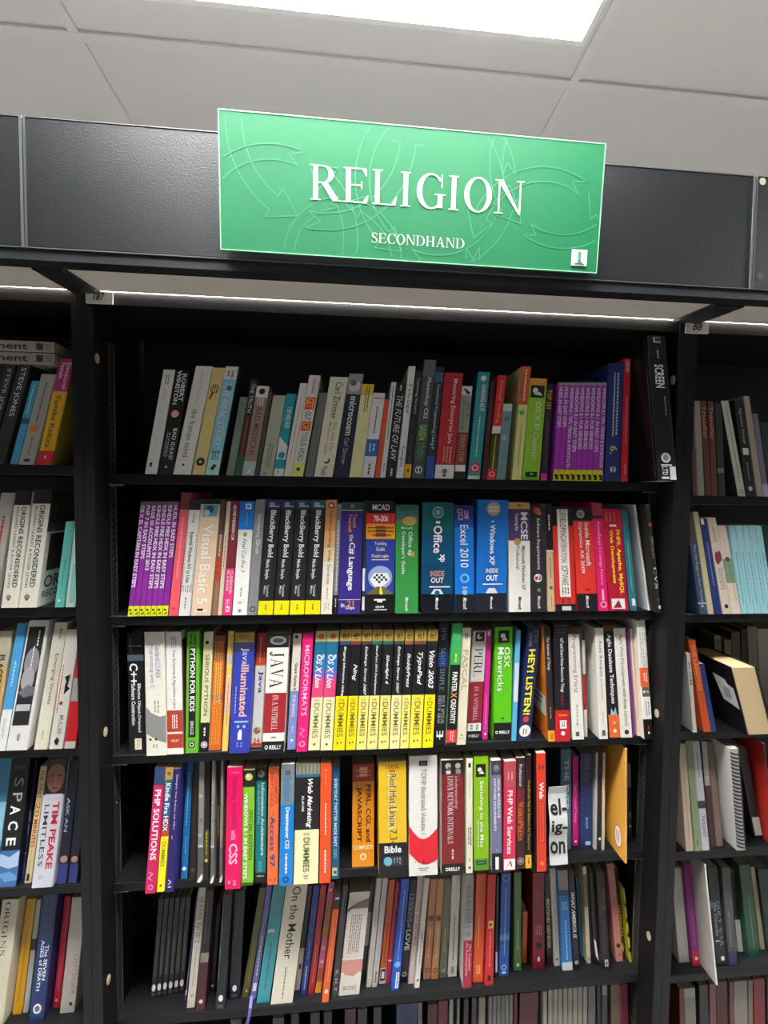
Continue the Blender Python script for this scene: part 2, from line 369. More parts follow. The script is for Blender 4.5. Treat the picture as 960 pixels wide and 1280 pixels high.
# ------------------------------------------------------------------ the books, shelf by shelf
# spine pixels: bottom left x, bottom right x, top left x, top y, bottom y | colour | look | bands | print
PU = "0-.04:mv;.86-1:y"
M1 = """
180.6 196.6 204.5 462 593|s|plain pale grey paperback with small black emblem||*l~.05~.14~.3~.7~2~G ; *l~.18~.3~.3~.6~2~g ; *q~.89~.93~.3~.5~k
197 215.5 218.7 463 593|k|black 'Bad Ideas' paperback with white capitals||ROBERT~.03~.3~W~.3~.72~b ; WINSTON~.0~.33~W~.3~.35~b ; *c~.42~.5~.26~sal ; BAD IDEAS?~.56~.86~s~.28~.7 ; *l~.6~.84~.15~.45~2~g ; *c~.93~.5~.08~w
215.7 239 245 457.4 594 hard=1|#cbc8b4|wide cream 'The Human Mind' hardback||ROBERT WINSTON~.06~.36~g~.14~.5 ; the human mind~.4~.84~G~.34~.5 ; *c~.91~.5~.07~k
239.6 256.2 265.6 459.5 594|#c8a972|tan paperback with hot air balloon drawing|.95-1:#d9b36a|*c~.2~.5~.36~k ; *c~.2~.5~.31~#c8a972 ; *q~.16~.24~.3~.36~k ; *q~.16~.24~.48~.54~k ; *q~.16~.24~.64~.7~k ; *p~.3,.24,.45,.24,.3,.3,.2,.3~k ; *c~.88~.5~.34~k ; *c~.88~.5~.12~tan
256.4 273 282 458 593 side=ch|#6fa6c4|light blue hardback 'Story' with patterned dark jacket|0-.12:#b9d0d8;.8-1:#8cc0ea|THE REAL STORY~.15~.75~#d7eaf2~.5~.5~i ; *l~.04~.1~.2~.8~2~G ; *c~.2~.6~.2~#3d5a6a ; *l~.78~.86~.2~.8~3~n ; *p~.3,.94,.5,.9,.75,.91,.5,.96~k
282.5 293 301 496 593|#5f7066|slim grey-green paperback with faint title||STEVEN~.08~.4~G~.5
293 302 313.5 473.6 594|#2c2426|dark brown paperback with red lettering|.8-1:dg|THE TRUTH~.05~.35~w~.55~.5 ; *l~.4~.8~.3~.7~2~rs
302 318.8 322 482.5 595.5|#7a6c66|grey-brown 'Bad Medicine' paperback|0-.13:s;.84-1:#8f9a9c|BAD MEDICINE~.24~.78~#5e2226~.42~.5 ; *c~.06~.5~.25~k ; *l~.14~.22~.2~.8~3~w ; *p~.4,.97,.6,.97,.7,.9~w
319 324 334 490 595|#403c38|thin dark brown book||
324.3 341.5 341.5 494 596|#8f9482|sage green paperback with faint sideways title||*l~.6~.9~.3~.7~3~#4e5a48 ; *p~.2,.98,.4,.98,.5,.95~k
341.7 354 358 492 596|t|teal and cream paperback with white lettering|.64-.8:c|TOP AND END~.16~.42~w~.5~.6~b ; *p~.0,.52,.0,.66,1,.66,1,.64~c ; *c~.75~.5~.36~t ; *q~.8~.9~0~1~t ; *q~.91~1~0~1~c ; *c~.95~.4~.08~k
354.4 364 375 479 596|#c5c1b6|pale cream paperback with faint orange title||*l~.12~.85~.4~.62~1~o
364 378.7 386.7 469 596|#cfcdc6|white paperback with two red title boxes|.87-1:#e3c65c|*l~.04~.18~.4~.6~1~r ; *q~.22~.34~.1~.9~r ; *q~.46~.55~.1~.9~r ; GET~.23~.33~y~.6 ; OUT~.36~.45~k~.55~.5~i ; OF~.47~.54~y~.6 ; YOUR HEAD~.57~.85~G~.55 ; *c~.93~.5~.15~k
381 391.8 400 491 596|#5c605e|glossy plain grey paperback||
392.3 417 413 471 596|#cfcba4|thick pale yellow paperback with large serif name||Carl Zimmer~.05~.42~#4d4c34~.36~.55 ; She Has Her~.45~.76~#9c6a60~.22~.68~i ; Mother's Laugh~.45~.78~#9c6a60~.22~.4~i ; *c~.84~.55~.17~k ; *c~.83~.5~.14~#cfcba4 ; Picador~.9~.99~k~.3
417.7 436 437 467 597|#1e2336|navy paperback titled 'microcosm'|0-.2:#7e8288|*c~.12~.5~.4~#a9abb0 ; *c~.09~.4~.22~#55585a ; microcosm~.22~.6~w~.46~.55~b ; Carl Zimmer~.62~.88~#9aa0b8~.3~.5
436.3 452 453 480 596|#c9c08c|cream paperback with golden yellow top|0-.12:#d8a43c|*l~.02~.3~.35~.75~2~br
452.2 468.5 467 491 597|#cfd1cc|white paperback with blue picture block|0-.12:#d9dbd6;.55-.75:#2d5a94|*q~.06~.07~.1~.9~G ; *l~.16~.5~.4~.6~1~k ; *l~.6~.7~.2~.8~2~lb ; *l~.84~.98~.35~.65~1~k
468.6 475 480.5 499 598|#c8492e|slim orange-red paperback||
475.2 482 489 477.5 598|#b7b6bc|slim lilac-grey paperback||*l~.05~.6~.3~.7~1~G ; *l~.85~.95~.3~.7~1~G
482.3 494.8 495 479 599|#1b1d20|black 'The Future of Law' paperback||THE FUTURE OF LAW~.13~.82~#c2c4c6~.62~.5~i ; *l~.02~.08~.3~.7~1~w ; *l~.9~.98~.3~.7~1~w
495 504 511 457.7 598.5|#cbcbc4|slim white 'D is for Digital' paperback||D is for Digital~.16~.42~k~.58 ; Kernighan~.72~.9~k~.55
504.2 513.6 520 464 598|#26282b|black paperback with small orange foot block|.87-1:O|Capturing me here~.06~.4~w~.4 ; *l~.6~.85~.4~.6~1~G ; *c~.93~.5~.16~k
514.5 530.4 530.5 449.7 594|#3c4444|charcoal paperback with green glow and round white emblem|0-.14:#55575a;.55-.8:#3a4c3c|Photoshop CS2~.15~.5~#c3c9c4~.42~.55~b ; GREEN~.55~.68~#7ea86a~.55~.5~b ; STUDIO~.7~.84~#5a7a78~.5 ; *c~.93~.5~.3~w ; *c~.93~.5~.22~k ; *q~.91~.95~.44~.56~w
530.6 542 544.6 458.6 598|#2a2c30|dark paperback with blue foot and pale blue title|.8-1:#27407e;.05-.14:#3a5378|Functional Programming Using F~.16~.74~#a5b6c8~.42
543 566.8 556 465.7 598|#98252f|wide red computing paperback with white foot block|.87-1:#d6d2c8|Mastering Enterprise Java~.06~.67~w~.3~.6 ; *l~.7~.86~.3~.8~3~sal ; *c~.93~.5~.14~G ; *l~.96~.98~.3~.7~1~k
567.7 581 577.8 482.5 597|#7a857a|paperback with pale green upper and brown lower spine|0-.1:#c6c9c2;.5-.85:#6b3a2c;.85-.92:c;.92-1:k|*p~.1,.02,.5,.04,.9,.08,.6,.09,.3,.05~k ; NOT THE ANSWER~.13~.48~G~.3~.3 ; IN A~.18~.34~G~.3~.75 ; DEATH STAR~.53~.82~#a8867a~.45
584.5 600 597.8 464.8 597 side=T|#2d7e80|teal paperback with red square emblem at foot|.97-1:gg|*c~.06~.5~.22~#c9e0dc ; LEARNING AS IT~.12~.37~w~.36~.6~b ; *l~.42~.8~.4~.6~1~#a5d0cc ; *q~.85~.94~.15~.85~#b02a34 ; *c~.895~.5~.26~w ; *c~.895~.5~.18~#b02a34
602 608.4 613 476 599|#3b1f24|slim dark maroon paperback||*l~.2~.5~.4~.6~1~mv
608.6 620 623.5 469 599|#b0252f|red paperback with yellow title over dark olive half|.49-.56:c;.56-.9:#3a3a1e|Critical Testing~.05~.46~#d8a040~.45 ; *l~.58~.9~.4~.6~1~y ; *c~.95~.5~.3~w ; *c~.95~.5~.22~r
620.3 632 629 504.6 599|#5f7a7e|worn blue-grey paperback with abstract pattern|0-.1:#9ab0a4|*c~.2~.5~.3~#3f6a5a ; *c~.45~.4~.3~#7c9490 ; *c~.7~.6~.35~#4f7276
640 652.6 655 458 600.5 side=#b5ae7a|#cfc877|pale yellow paperback with orange upper third|0-.34:#b4502e|*l~.03~.32~.3~.7~1~be ; *c~.41~.4~.28~gr ; *l~.5~.9~.4~.6~1~ol
652.8 675.5 662 472.8 599|#7bab2c|bright green manual with dark dog picture box|0-.07:#c98a3c;.97-1:#5f8a24|*q~.07~.19~.08~.88~k ; *c~.12~.35~.16~w ; *p~.25,.16,.6,.13,.8,.17~w ; OS X El Capitan~.23~.79~W~.4~.55 ; *q~.92~.97~.15~.85~k ; *l~.93~.96~.25~.75~1~gr
675.7 684 683 479.5 599|#25222a|slim dark paperback with orange and blue capitals|.93-1:pp|TOP 101~.06~.26~O~.7~.5~b ; *l~.4~.85~.4~.6~1~mv
"""
_wt = ["HUDL IN EASY STEPS","HUDL IN EASY STEPS","WINDOWS 8.1 TIPS, TRICKS & SHORTCUTS","WINDOWS 8.1 IN EASY STEPS","WINDOWS 8.1 FOR SENIORS","WINDOWS 8.1 FOR SENIORS","WINDOWS 8.1 FOR SENIORS","WINDOWS 8.1 IN EASY STEPS","WINDOWS 8.1 TIPS, TRICKS & SHORTCUTS"]
_we = [.46,.46,.87,.71,.68,.68,.68,.71,.87]
for _i, (_t, _e) in enumerate(zip(_wt, _we)):
    M1 += f"{691.5+6.93*_i:.1f} {698.2+6.93*_i:.1f} {698.5+6.75*_i:.1f} 478 599|#8e2f9c|slim purple yellow-footed paperback|.0-.035:#8a7a80;.89-1:#e3ea1c|{_t}~.05~{_e}~W~.72~.5~b ; *c~.95~.4~.26~k ; *p~.2,.99,.8,.93,.9,.99~k\n"
M1 += """
756 776.4 764 454 597 hard=1|#243068|navy blue hardback with white text columns||*l~.08~.62~.3~.75~2~#a9b4d8 ; 6.~.7~.77~#e0a070~.5~.5~b ; *c~.9~.5~.2~#9ab4e0 ; *q~.87~.93~.46~.54~n
776.7 785 778 448 598|#c22430|tall slim red paperback||NEWS~.02~.11~w~.6~.5~b ; *l~.3~.7~.35~.65~1~#e8a0a0 ; *l~.86~.95~.35~.65~1~w
823 846 809 419 598 free=1 Y=-.013 dep=.12 gl=.25 side=#0e0f10|#1b1c1e|tall black slipcase leaning against the right post||*q~.01~.05~.3~.7~g ; *q~.015~.04~.4~.7~#1b1c1e ; SCREEN~.2~.36~#d0d0d0~.5~.5~b ; *l~.1~.16~.4~.6~1~g ; *l~.42~.55~.6~.8~1~G ; *c~.84~.5~.26~w ; *c~.84~.5~.16~#777777 ; *q~.885~.895~.2~.8~w ; LTD~.9~.96~w~.3~.4~b ; *q~.97~.985~.2~.6~w ; *q~.9~.99~.66~.99~#c9c5b4
"""
M2 = ""
_pt = [("OS X EL CAPITAN IN EASY STEPS",.75),("PHP 7 IN EASY STEPS",.5),("SAGE 50 ACCOUNTS 2013",.6),("KINDLE FIRE HDX IN EASY STEPS",.76),("KINDLE FIRE HDX IN EASY STEPS",.76),("KINDLE FIRE HDX IN EASY STEPS",.76),("HUDL IN EASY STEPS",.49)]
for _i, (_t, _e) in enumerate(_pt):
    M2 += f"{159+7.25*_i:.1f} {166+7.25*_i:.1f} {176+6.85*_i:.1f} 627 769|#8e2f9c|slim purple yellow-footed paperback|0-.03:mv;.91-1:#e3ea1c|{_t}~.035~{_e}~W~.72~.5~b ; *c~.945~.4~.22~k ; *p~.2,.985,.8,.955,.9,.985~ol\n"
M2 += """
210.3 222.6 227 615.6 769|#f2606e|pink paperback with brown top|0-.14:#7a3c3c;.14-.17:#d8707c|*l~.2~.7~.35~.65~2~#f8b0b0 ; *c~.94~.5~.16~#c03a4a
223 238 237.7 624.5 769|w|white paperback with speckled border and dark top|0-.09:#2c2c2c|Using~.12~.2~k~.3~.5 ; Essential Windows NT to Unix~.28~.72~k~.34~.5~b ; *l~.22~.8~.04~.16~1~g ; *l~.3~.8~.84~.96~1~g ; *l~.74~.8~.1~.9~4~g ; *l~.84~.95~.4~.6~1~G
238.3 264.6 252 623.6 769|#e8caa8|thick beige 'Visual' hardback with teal picture on top|0-.045:#1c1c1c|*q~.05~.15~.15~.9~#5a9ab0 ; *c~.09~.5~.2~#1f4f68 ; *c~.12~.35~.16~#a9d6e0 ; *q~.17~.19~.2~.26~w ; *q~.17~.18~.2~.8~w ; *q~.17~.19~.74~.8~w ; Visual Basic 5~.22~.9~W~.52 ; *q~.95~.97~.2~.8~w ; *q~.94~.96~.3~.6~k
264.9 271.4 275 625 769|#9a7058|slim brown and tan paperback with red lower spine|0-.3:#5a4a40;.5-.7:rs|*l~.3~.5~.3~.7~1~c
271.7 277.4 283.7 627 769|#ddd2b4|thin cream paperback beside the maroon one||*l~.3~.6~.3~.7~1~rs
277.6 289.8 289 626.6 769|#7c2a34|maroon paperback with bright pink lower part|.59-1:hp|ADOBE INDESIGN CS4~.03~.34~W~.34~.5~b ; CLASSROOM~.61~.81~w~.3~.7 ; IN A BOOK~.61~.79~w~.3~.32 ; *l~.86~.91~.25~.75~3~w ; *q~.92~.97~.3~.75~w ; A~.93~.965~pk~.4~.5~b
290 308.7 300 626.6 769|W|white manual with bright blue top panel|0-.25:B|*q~.02~.07~.4~.8~W ; *c~.045~.6~.1~B ; *l~.1~.22~.5~.6~1~lb ; *p~.4,.28,.6,.27,.6,.31,.4,.31~Gr ; Final Cut Pro 7~.33~.63~G~.26~.5~i ; *l~.76~.84~.4~.6~1~g ; *q~.88~.9~.35~.6~s ; *c~.96~.5~.12~g
309 321.5 319.7 624.5 769|#8b8c8e|medium grey paperback with ring emblem at foot||Introducing ZBrush~.13~.47~w~.5 ; *c~.95~.5~.3~k ; *c~.95~.5~.2~#8b8c8e
"""
for _a, _b, _c, _tc in ((322, 341.3, 333, '#34306a'), (342, 361, 351.6, '#2c3468'), (361.6, 380.4, 370, '#2f5560'), (381, 400, 389, '#2f5f5c')):
    M2 += f"{_a} {_b} {_c} 625 769|#222124|thick black yellow-footed paperback|0-.075:{_tc};.878-1:#f2e00e|*q~.02~.06~.25~.6~#9aa8c8 ; *q~.05~.06~.3~.9~#c8d0e0 ; BlackBerry Bold~.09~.5~W~.46~.5~b ; Made Simple~.52~.69~w~.3~.4~b ; Trautschold~.74~.84~w~.16~.55 ; Mazo~.75~.82~w~.14~.35 ; *l~.91~.97~.4~.6~1~ol\n"
M2 += """
400.7 415.6 408 625 769|#f0e8d4|cream web paperback fading from orange top|0-.27:#d9955a;.27-.42:#e8ae74;.42-.54:#efcfa0|*c~.05~.5~.26~k ; *c~.05~.5~.16~c ; Understanding Web Services~.1~.74~G~.34 ; *l~.77~.88~.4~.6~1~g ; *l~.9~.97~.25~.75~3~s
416 422 421 630 769|#8a8a90|thin grey paperback with black foot|.83-1:k|*l~.15~.8~.3~.7~1~w ; *l~.86~.95~.3~.7~1~w
422.4 451.8 427.8 628 769|#382c86|thick indigo blue manual with teal top|0-.065:#2c4c4c|*l~.02~.05~.3~.7~1~Gr ; *q~.068~.074~0~1~w ; Teach~.1~.23~#e88a5a~.17~.62~b ; Yourself~.1~.27~#e88a5a~.17~.42~b ; the~.29~.35~W~.2~.5 ; C# Language~.36~.79~W~.34~.5~b ; *q~.87~.875~0~1~W ; 21~.88~.93~O~.3~.55~hb ; in~.9~.94~W~.16~.2~hb ; Days~.93~.965~W~.4~.55~hb
452.2 456 454.4 626 769|#2c2c2e|thin black and white booklet edge|.6-.8:w;.85-.97:w|
456.3 493 458 626 767.5|#2b429e|thick exam guide with red, orange and blue bands|0-.11:#151515;.11-.205:#d82a30;.205-.34:#f0a01c;.83-1:#141414|MCAD~.03~.085~W~.6~.5~hb ; 70-306~.13~.185~W~.5~.5~hb ; *l~.225~.33~.1~.9~1~br ; *q~.235~.245~.05~.95~br ; *q~.265~.275~.05~.95~br ; *q~.3~.31~.2~.85~br ; Training~.365~.4~W~.42~.5~h ; Guide~.41~.445~W~.3~.5~h ; KeyLogix~.475~.51~#f8c8a0~.6~.5~hb ; *q~.52~.527~.2~.8~w ; *e~.68~.5~.42~.4~#9ab0d8 ; *p~.15,.7,.3,.64,.75,.64,.85,.7,.6,.76,.3,.76~W ; *q~.65~.67~.35~.43~k ; *q~.67~.69~.43~.51~k ; *q~.65~.67~.51~.59~k ; *q~.69~.71~.35~.43~k ; *q~.69~.71~.51~.59~k ; *q~.67~.69~.59~.67~k ; *q~.71~.73~.43~.51~k ; *q~.69~.71~.67~.75~k ; *q~.67~.69~.27~.35~k ; *p~0,.83,.4,.76,.6,.76,1,.83~#6a6a40 ; *p~.48,.83,.5,.76,.54,.76,.6,.83~y ; *l~.88~.9~.3~.7~1~w ; *q~.87~.885~.3~.7~w ; que~.93~.955~W~.3~.5~hb ; *q~.96~.97~.3~.75~w
494 523 494.8 631 767|#379347|wide green manual with painted sunset top|0-.08:#3a6258;.08-.17:#8a7a4c|*p~0,.03,.5,.06,1,.02,1,.1,0,.14~#3f7a78 ; *e~.15~.6~.3~.2~#c9a860 ; Microsoft~.2~.225~W~.5~.5~h ; Office xp~.25~.47~W~.24~.62 ; Developer's Guide~.25~.64~W~.2~.33 ; *q~.43~.48~.7~.82~O ; Microsoft~.85~.98~W~.14~.5~bi
526 566.7 528 628 767 gl=.15|#12486c|thick glossy teal and navy manual|0-.28:#0f5f64;.28-.55:#114f74;.83-1:#161a20|*c~.09~.5~.18~#7eb0a8 ; *c~.09~.5~.14~#0f5f64 ; *c~.09~.5~.08~#7eb0a8 ; *l~.17~.19~.35~.65~1~w ; Office~.21~.46~W~.28~.5~b ; xp~.47~.54~W~.2~.62~b ; INSIDE~.62~.67~#c08a7a~.44~.5~hb ; OUT~.68~.73~#e8dcd8~.4~.5~hb ; *q~.76~.77~.25~.9~w ; *p~.3,.83,.4,.785,.6,.785,.7,.83~#c8dce0 ; *c~.82~.5~.08~T ; Microsoft~.86~.97~W~.1~.5~bi
569 593.7 567.7 632 767|#1478d8|blue spreadsheet manual with four purple squares|0-.12:#2a2c70;.12-.2:#1f4fae;.83-1:#1c1c22|*q~.03~.075~.15~.42~#b8a0d0 ; *q~.04~.065~.22~.36~#2a2c70 ; *q~.045~.08~.5~.72~#b8a0d0 ; *q~.05~.07~.56~.66~#2a2c70 ; *q~.085~.135~.2~.45~#b8a0d0 ; *q~.095~.12~.26~.39~#2a2c70 ; *q~.085~.125~.52~.74~#b8a0d0 ; Excel 2010~.18~.58~W~.42~.5 ; *c~.68~.5~.24~#6ac0e8 ; *c~.68~.5~.14~B ; *l~.76~.78~.2~.8~1~lb ; *c~.81~.5~.14~lb ; Microsoft~.86~.97~W~.2~.5~bi
594.8 635.4 598 624.8 766|#1673ce|thickest bright blue manual with starburst badge|.83-1:#20222e|*c~.08~.52~.24~#9a958c ; *c~.08~.52~.19~#b5b0a4 ; Deluxe~.055~.075~W~.34~.52~hb ; Edition~.085~.105~W~.34~.52~hb ; *l~.185~.2~.4~.6~1~w ; Windows XP~.22~.58~W~.17~.5~b ; INSIDE~.61~.65~#e8d0a8~.4~.5~hb ; OUT~.67~.72~W~.38~.5~hb ; *q~.745~.755~.2~.85~w ; *p~.3,.83,.4,.785,.6,.785,.7,.83~#e0d8d8 ; Microsoft~.86~.97~W~.08~.5~bi
636.5 663.8 635.5 628 766|#e8e6dc|white training kit with purple title block|0-.06:#c9a060;.06-.35:#4c3c6c|*l~.02~.04~.3~.7~1~br ; MCSE~.09~.34~W~.32~.72~b ; Training Kit~.1~.26~w~.18~.36~b ; *c~.36~.4~.16~gd ; Microsoft Windows XP~.4~.8~G~.18~.68 ; Professional~.4~.61~G~.16~.42 ; Microsoft~.86~.98~k~.14~.5~bi
664.6 684.7 662.8 633.4 766|#2e2b2e|dark grey 'Software Requirements' paperback||*c~.04~.45~.22~#c85a30 ; *c~.06~.6~.14~#d87038 ; Software Requirements~.11~.6~W~.28 ; *c~.68~.45~.26~W ; *c~.68~.45~.2~#b02030 ; 2~.65~.71~w~.3~.45~hb ; *l~.78~.82~.3~.7~1~g ; Microsoft~.85~.97~W~.2~.5~bi
685.2 694.5 681.4 630 765|#cfb488|tan paperback with long black top section|0-.43:#17171b|*q~.43~.44~0~1~w ; *l~.1~.25~.3~.7~1~w ; *l~.5~.7~.4~.6~1~k ; *c~.78~.5~.25~#4a6a9a ; *l~.85~.96~.4~.6~1~G
695.4 722 690 634 765|#dc3430|red manual with white vertical title strip|0-.18:#1a1a1c;.93-1:#1a1a1c|*q~.02~.86~.22~.76~#f0e8e0 ; DEVELOPING~.03~.3~#4a3038~.3~.5 ; INTERNATIONAL~.31~.54~#8e2329~.28~.5 ; SOFTWARE~.56~.75~#4a3038~.32~.5 ; *l~.77~.84~.3~.7~3~br ; *l~.88~.92~.2~.8~2~br ; *q~.95~.99~.3~.75~#d8d0c8
722.8 748 715 635.6 765|#e63a30|red manual between black top and foot|0-.12:#1c1a1c;.83-1:#1c1a1c|*c~.055~.4~.2~#b0aca8 ; *c~.055~.4~.13~#807c78 ; Inside Microsoft~.14~.56~W~.24~.68 ; Dynamics AX 2009~.14~.63~W~.24~.34 ; *l~.78~.8~.3~.8~1~R ; Microsoft~.85~.97~W~.16~.5~bi
748.8 761.7 739.4 628.6 764.7|#ea1c6e|hot pink 'Design Patterns' paperback|0-.12:#a83a50;.12-.145:#2a1c20|ActionScript 3.0 Design Patterns~.17~.76~#f8c8d8~.36 ; *c~.94~.5~.3~w ; *c~.94~.5~.22~pk ; *q~.8~.9~.4~.6~#f8c8d8
762.4 787.5 752.5 636.7 764|#c01838|crimson 'Web Development' manual with yellow title||*l~.03~.12~.1~.7~3~#d86a7a ; *l~.15~.17~.1~.9~1~W ; PHP5, Apache, MySQL~.2~.84~#f8e830~.26~.7~b ; Web Development~.2~.73~#f8e830~.24~.36~b ; *q~.88~.98~.12~.82~W ; *p~.2,.97,.5,.89,.65,.97~R
788.4 797 776 638 763|#2f7a86|slim teal paperback near the right end||*l~.3~.8~.4~.6~1~lt ; *q~.88~.95~.3~.8~W
811 816 793 631 763 side=#c2c5c6|#e2dfd4|slim white paperback showing its pale grey cover||*l~.12~.6~.3~.7~1~k ; *l~.7~.95~.3~.7~1~R
816.4 830 802 630 764 Y=.016|#26241f|black paperback with red disc and white serif capitals|0-.05:G|*q~.02~.12~.1~.9~#3f3c36 ; *c~.19~.5~.42~#d84848 ; Open Source~.3~.5~w~.22~.7 ; Development~.3~.5~w~.22~.36 ; CVS~.58~.78~W~.66~.5~s ; *l~.87~.9~.2~.8~2~g ; *c~.95~.3~.16~rs ; *q~.93~.96~.5~.9~W
"""
M3 = """
160.6 182 158 792 943 hard=1|#16171a|thick black hardback with big white plus signs|.18-.23:#51606c|*q~.04~.16~.2~.24~g ; *q~.1~.11~.1~.9~g ; *q~.12~.17~.3~.34~G ; C++~.25~.42~W~.5~.4~b ; Effective Object-Oriented~.42~.82~W~.24~.68~b ; Software Construction~.42~.76~W~.24~.36~b ; *q~.87~.96~.4~.8~c ; *l~.88~.95~.48~.72~2~g
183 208.8 180 790 944.6|#e9e6d6|thick off-white textbook with grey swoosh||Standard C/UNIX~.1~.38~#8a8ab8~.26~.66 ; Programming with C~.1~.46~#8a8ab8~.24~.34 ; *l~.56~.66~.4~.7~2~g ; *p~0,.6,.3,.66,.7,.69,1,.68,1,.9,.6,.88,.3,.85,0,.82~#8c8b88 ; *c~.87~.22~.06~k ; *c~.87~.5~.06~k ; *l~.91~.94~.3~.6~2~g
209.2 229.5 207 790 943|#efece4|white textbook with rust red lower blocks|.645-.82:rs;.835-.95:rs|*l~.04~.13~.3~.7~3~g ; Data Structures & Algorithms in Java~.15~.63~G~.24 ; *l~.68~.79~.3~.7~3~W ; WILEY~.88~.9~W~.5~.5~h
229.8 231.3 227 800 942|#4c2a26|very thin dark red paperback||
231.5 247.7 233.6 790 941.5|#69b52c|green 'for Kids' paperback with black title strip||*q~.13~.87~.22~.78~k ; *l~.02~.11~.2~.8~2~#2a4a14 ; PYTHON FOR KIDS~.14~.66~W~.4~.5~b ; BRIGGS~.74~.85~W~.26 ; *c~.93~.5~.28~k ; *c~.93~.5~.18~w ; *c~.93~.5~.12~k
249 260.7 255 790 940|#e3dfae|pale yellow paperback with black foot and round badge|.76-1:#151515|*c~.09~.4~.2~k ; SERIOUS PYTHON~.19~.7~#2c2c20~.42~.5 ; *p~0,.78,.25,.75,.5,.78,.75,.75,1,.78,1,.8,0,.8~#151515 ; *l~.8~.87~.3~.7~1~w ; *c~.94~.5~.36~W ; *c~.94~.5~.28~k ; *c~.94~.5~.2~w
261.6 276 267.8 795 938|#d86a24|orange paperback with busy speckled artwork|0-.22:#8a4a38;.52-.57:#8a5a6a|*l~.05~.95~.1~.9~5~#f0a03a ; *l~.24~.6~.2~.8~3~#f6d060
277 285 285.5 789 939|#f0cf6c|slim pale yellow and peach paperback|.2-.28:#c9c5b0;.4-.7:#f2c8a4|*c~.38~.5~.25~c ; *l~.45~.7~.4~.6~1~rs ; *l~.72~.8~.4~.6~1~k
286 312 294 791 941.5|#3440a8|wide blue 'Illuminated' textbook with gold top|0-.08:#a88a3c|*l~.03~.06~.2~.8~2~ol ; *q~.08~.16~0~1~#2a2c50 ; Java~.13~.27~#c9c8d8~.42~.55 ; Illuminated~.27~.7~#e8b8a4~.4~.6~b ; *l~.45~.68~.15~.25~1~#c0c4e8 ; *q~.735~.75~.2~.9~lb ; *l~.77~.8~.25~.85~2~lb ; *q~.83~.89~.4~.6~W ; *c~.82~.52~.08~W ; *l~.91~.95~.3~.7~2~lv
312.7 327 320.6 792 934|#eeeae2|white paperback with red top and coloured pie|0-.17:#b02c2a;.17-.285:#e05a2c|*l~.03~.26~.3~.5~1~#f0c0a0 ; Java~.33~.53~#1f3a8c~.52~.55~b ; *c~.855~.5~.32~#58806a ; *p~.5,.855,.2,.855,.3,.88,.5,.89~#d85a3a ; *p~.5,.855,.5,.825,.75,.83,.8,.855~#e8a23a ; 24~.92~.965~#d84a2c~.6~.5~hb ; *q~.965~.99~0~1~#d84a2c
327.2 354.8 335 792 942|#efebe0|thick white reference 'In a Nutshell' with red block|0-.12:#191919;.5-.83:#a3262c;.9-1:#141414|*e~.06~.5~.38~.2~#8a8a84 ; *e~.06~.5~.26~.12~#3a3a38 ; JAVA~.155~.46~#1c1c1c~.6~.5~s ; IN A NUTSHELL~.52~.81~W~.26~.5~s ; *l~.86~.875~.25~.75~1~g ; O REILLY~.93~.965~W~.76~.5~hb
358.7 369.8 366.7 792 937|#e9e4d6|slim paperback white above, lavender below|.5-1:#8593cc|*c~.03~.4~.2~k ; Quark Xpress 4~.26~.49~k~.4~.5~b ; THE BASICS~.53~.72~W~.34~.5 ; *l~.8~.85~.4~.6~1~w ; *c~.92~.5~.14~W
370.3 384 378.7 792 939.7|#e81c74|vivid pink paperback with tall white capitals||MICROFORMATS~.1~.7~#fbd3e2~.46~.5 ; *p~.3,.8,.7,.82,.3,.85,.7,.88,.6,.88,.2,.85,.6,.82,.2,.8~#f8c0d4 ; *c~.935~.5~.26~#f8c0d4 ; *c~.935~.5~.18~pk
"""
for _a, _b, _c in ((385, 399.8, 395), (400.4, 415.4, 409.5)):
    M3 += f"{_a} {_b} {_c} 789 938|#eee6b4|reference with blue-to-pink upper half|0-.09:#c9bc7c;.09-.2:#1c6e8c;.2-.33:#2c7cba;.33-.4:#7a6ac0;.4-.56:#e4457c|*c~.045~.5~.26~#c06a5a ; Mac~.2~.24~W~.2~.8~b ; OS X Lion~.2~.48~W~.52~.45~bi ; FOR~.575~.6~g~.4~.5~h ; DUMMIES~.61~.9~#7a7648~.46 ; *l~.94~.96~.3~.7~1~G\n"
_dm = [(416,431,425.5,'Blogging Information Hiding',.14,.56,.24,'#f6dc12','#35507a'),(432,444.6,440,'Ning',.29,.43,.5,'#f6dc12','#8a3a34'),(445.2,458,453,'Exchange Server 2007',.14,.55,.34,'#f4e67c','#4a4444'),
 (458.6,471.8,466,'SharePoint 2010 Development',.13,.55,.26,'#f4e88c','#2f6a5a'),(472.6,486,479.5,'Silverlight 4',.21,.46,.36,'#f4e67c','#2f6a62'),(486.7,499.6,493.6,'Exchange Server 2007',.14,.54,.34,'#f3e8a4','#4a4444'),
 (500,511,507,'BuddyPress',.2,.49,.5,'#f4e67c','#8a5a3a'),(511.5,527,519,'TypePad',.19,.47,.48,'#f4e44c','#7a4a3a'),(528,541.5,535,'Visio 2003',.18,.5,.5,'#f8e400','#2c2a24')]
_dl = ['reference with small slanted title and bright yellow lower half','reference with short four-letter title and bright yellow half','black and pale yellow reference, wide slanted title, next to four-letter title','black and pale yellow reference with fine two-line title','black and pale yellow reference with centred mid-length title',
 'black and palest cream-yellow reference in the middle of the yellow row','narrowest black and pale yellow reference of the yellow row','black and yellow reference second from right in yellow row','black and vivid yellow reference ending the yellow row']
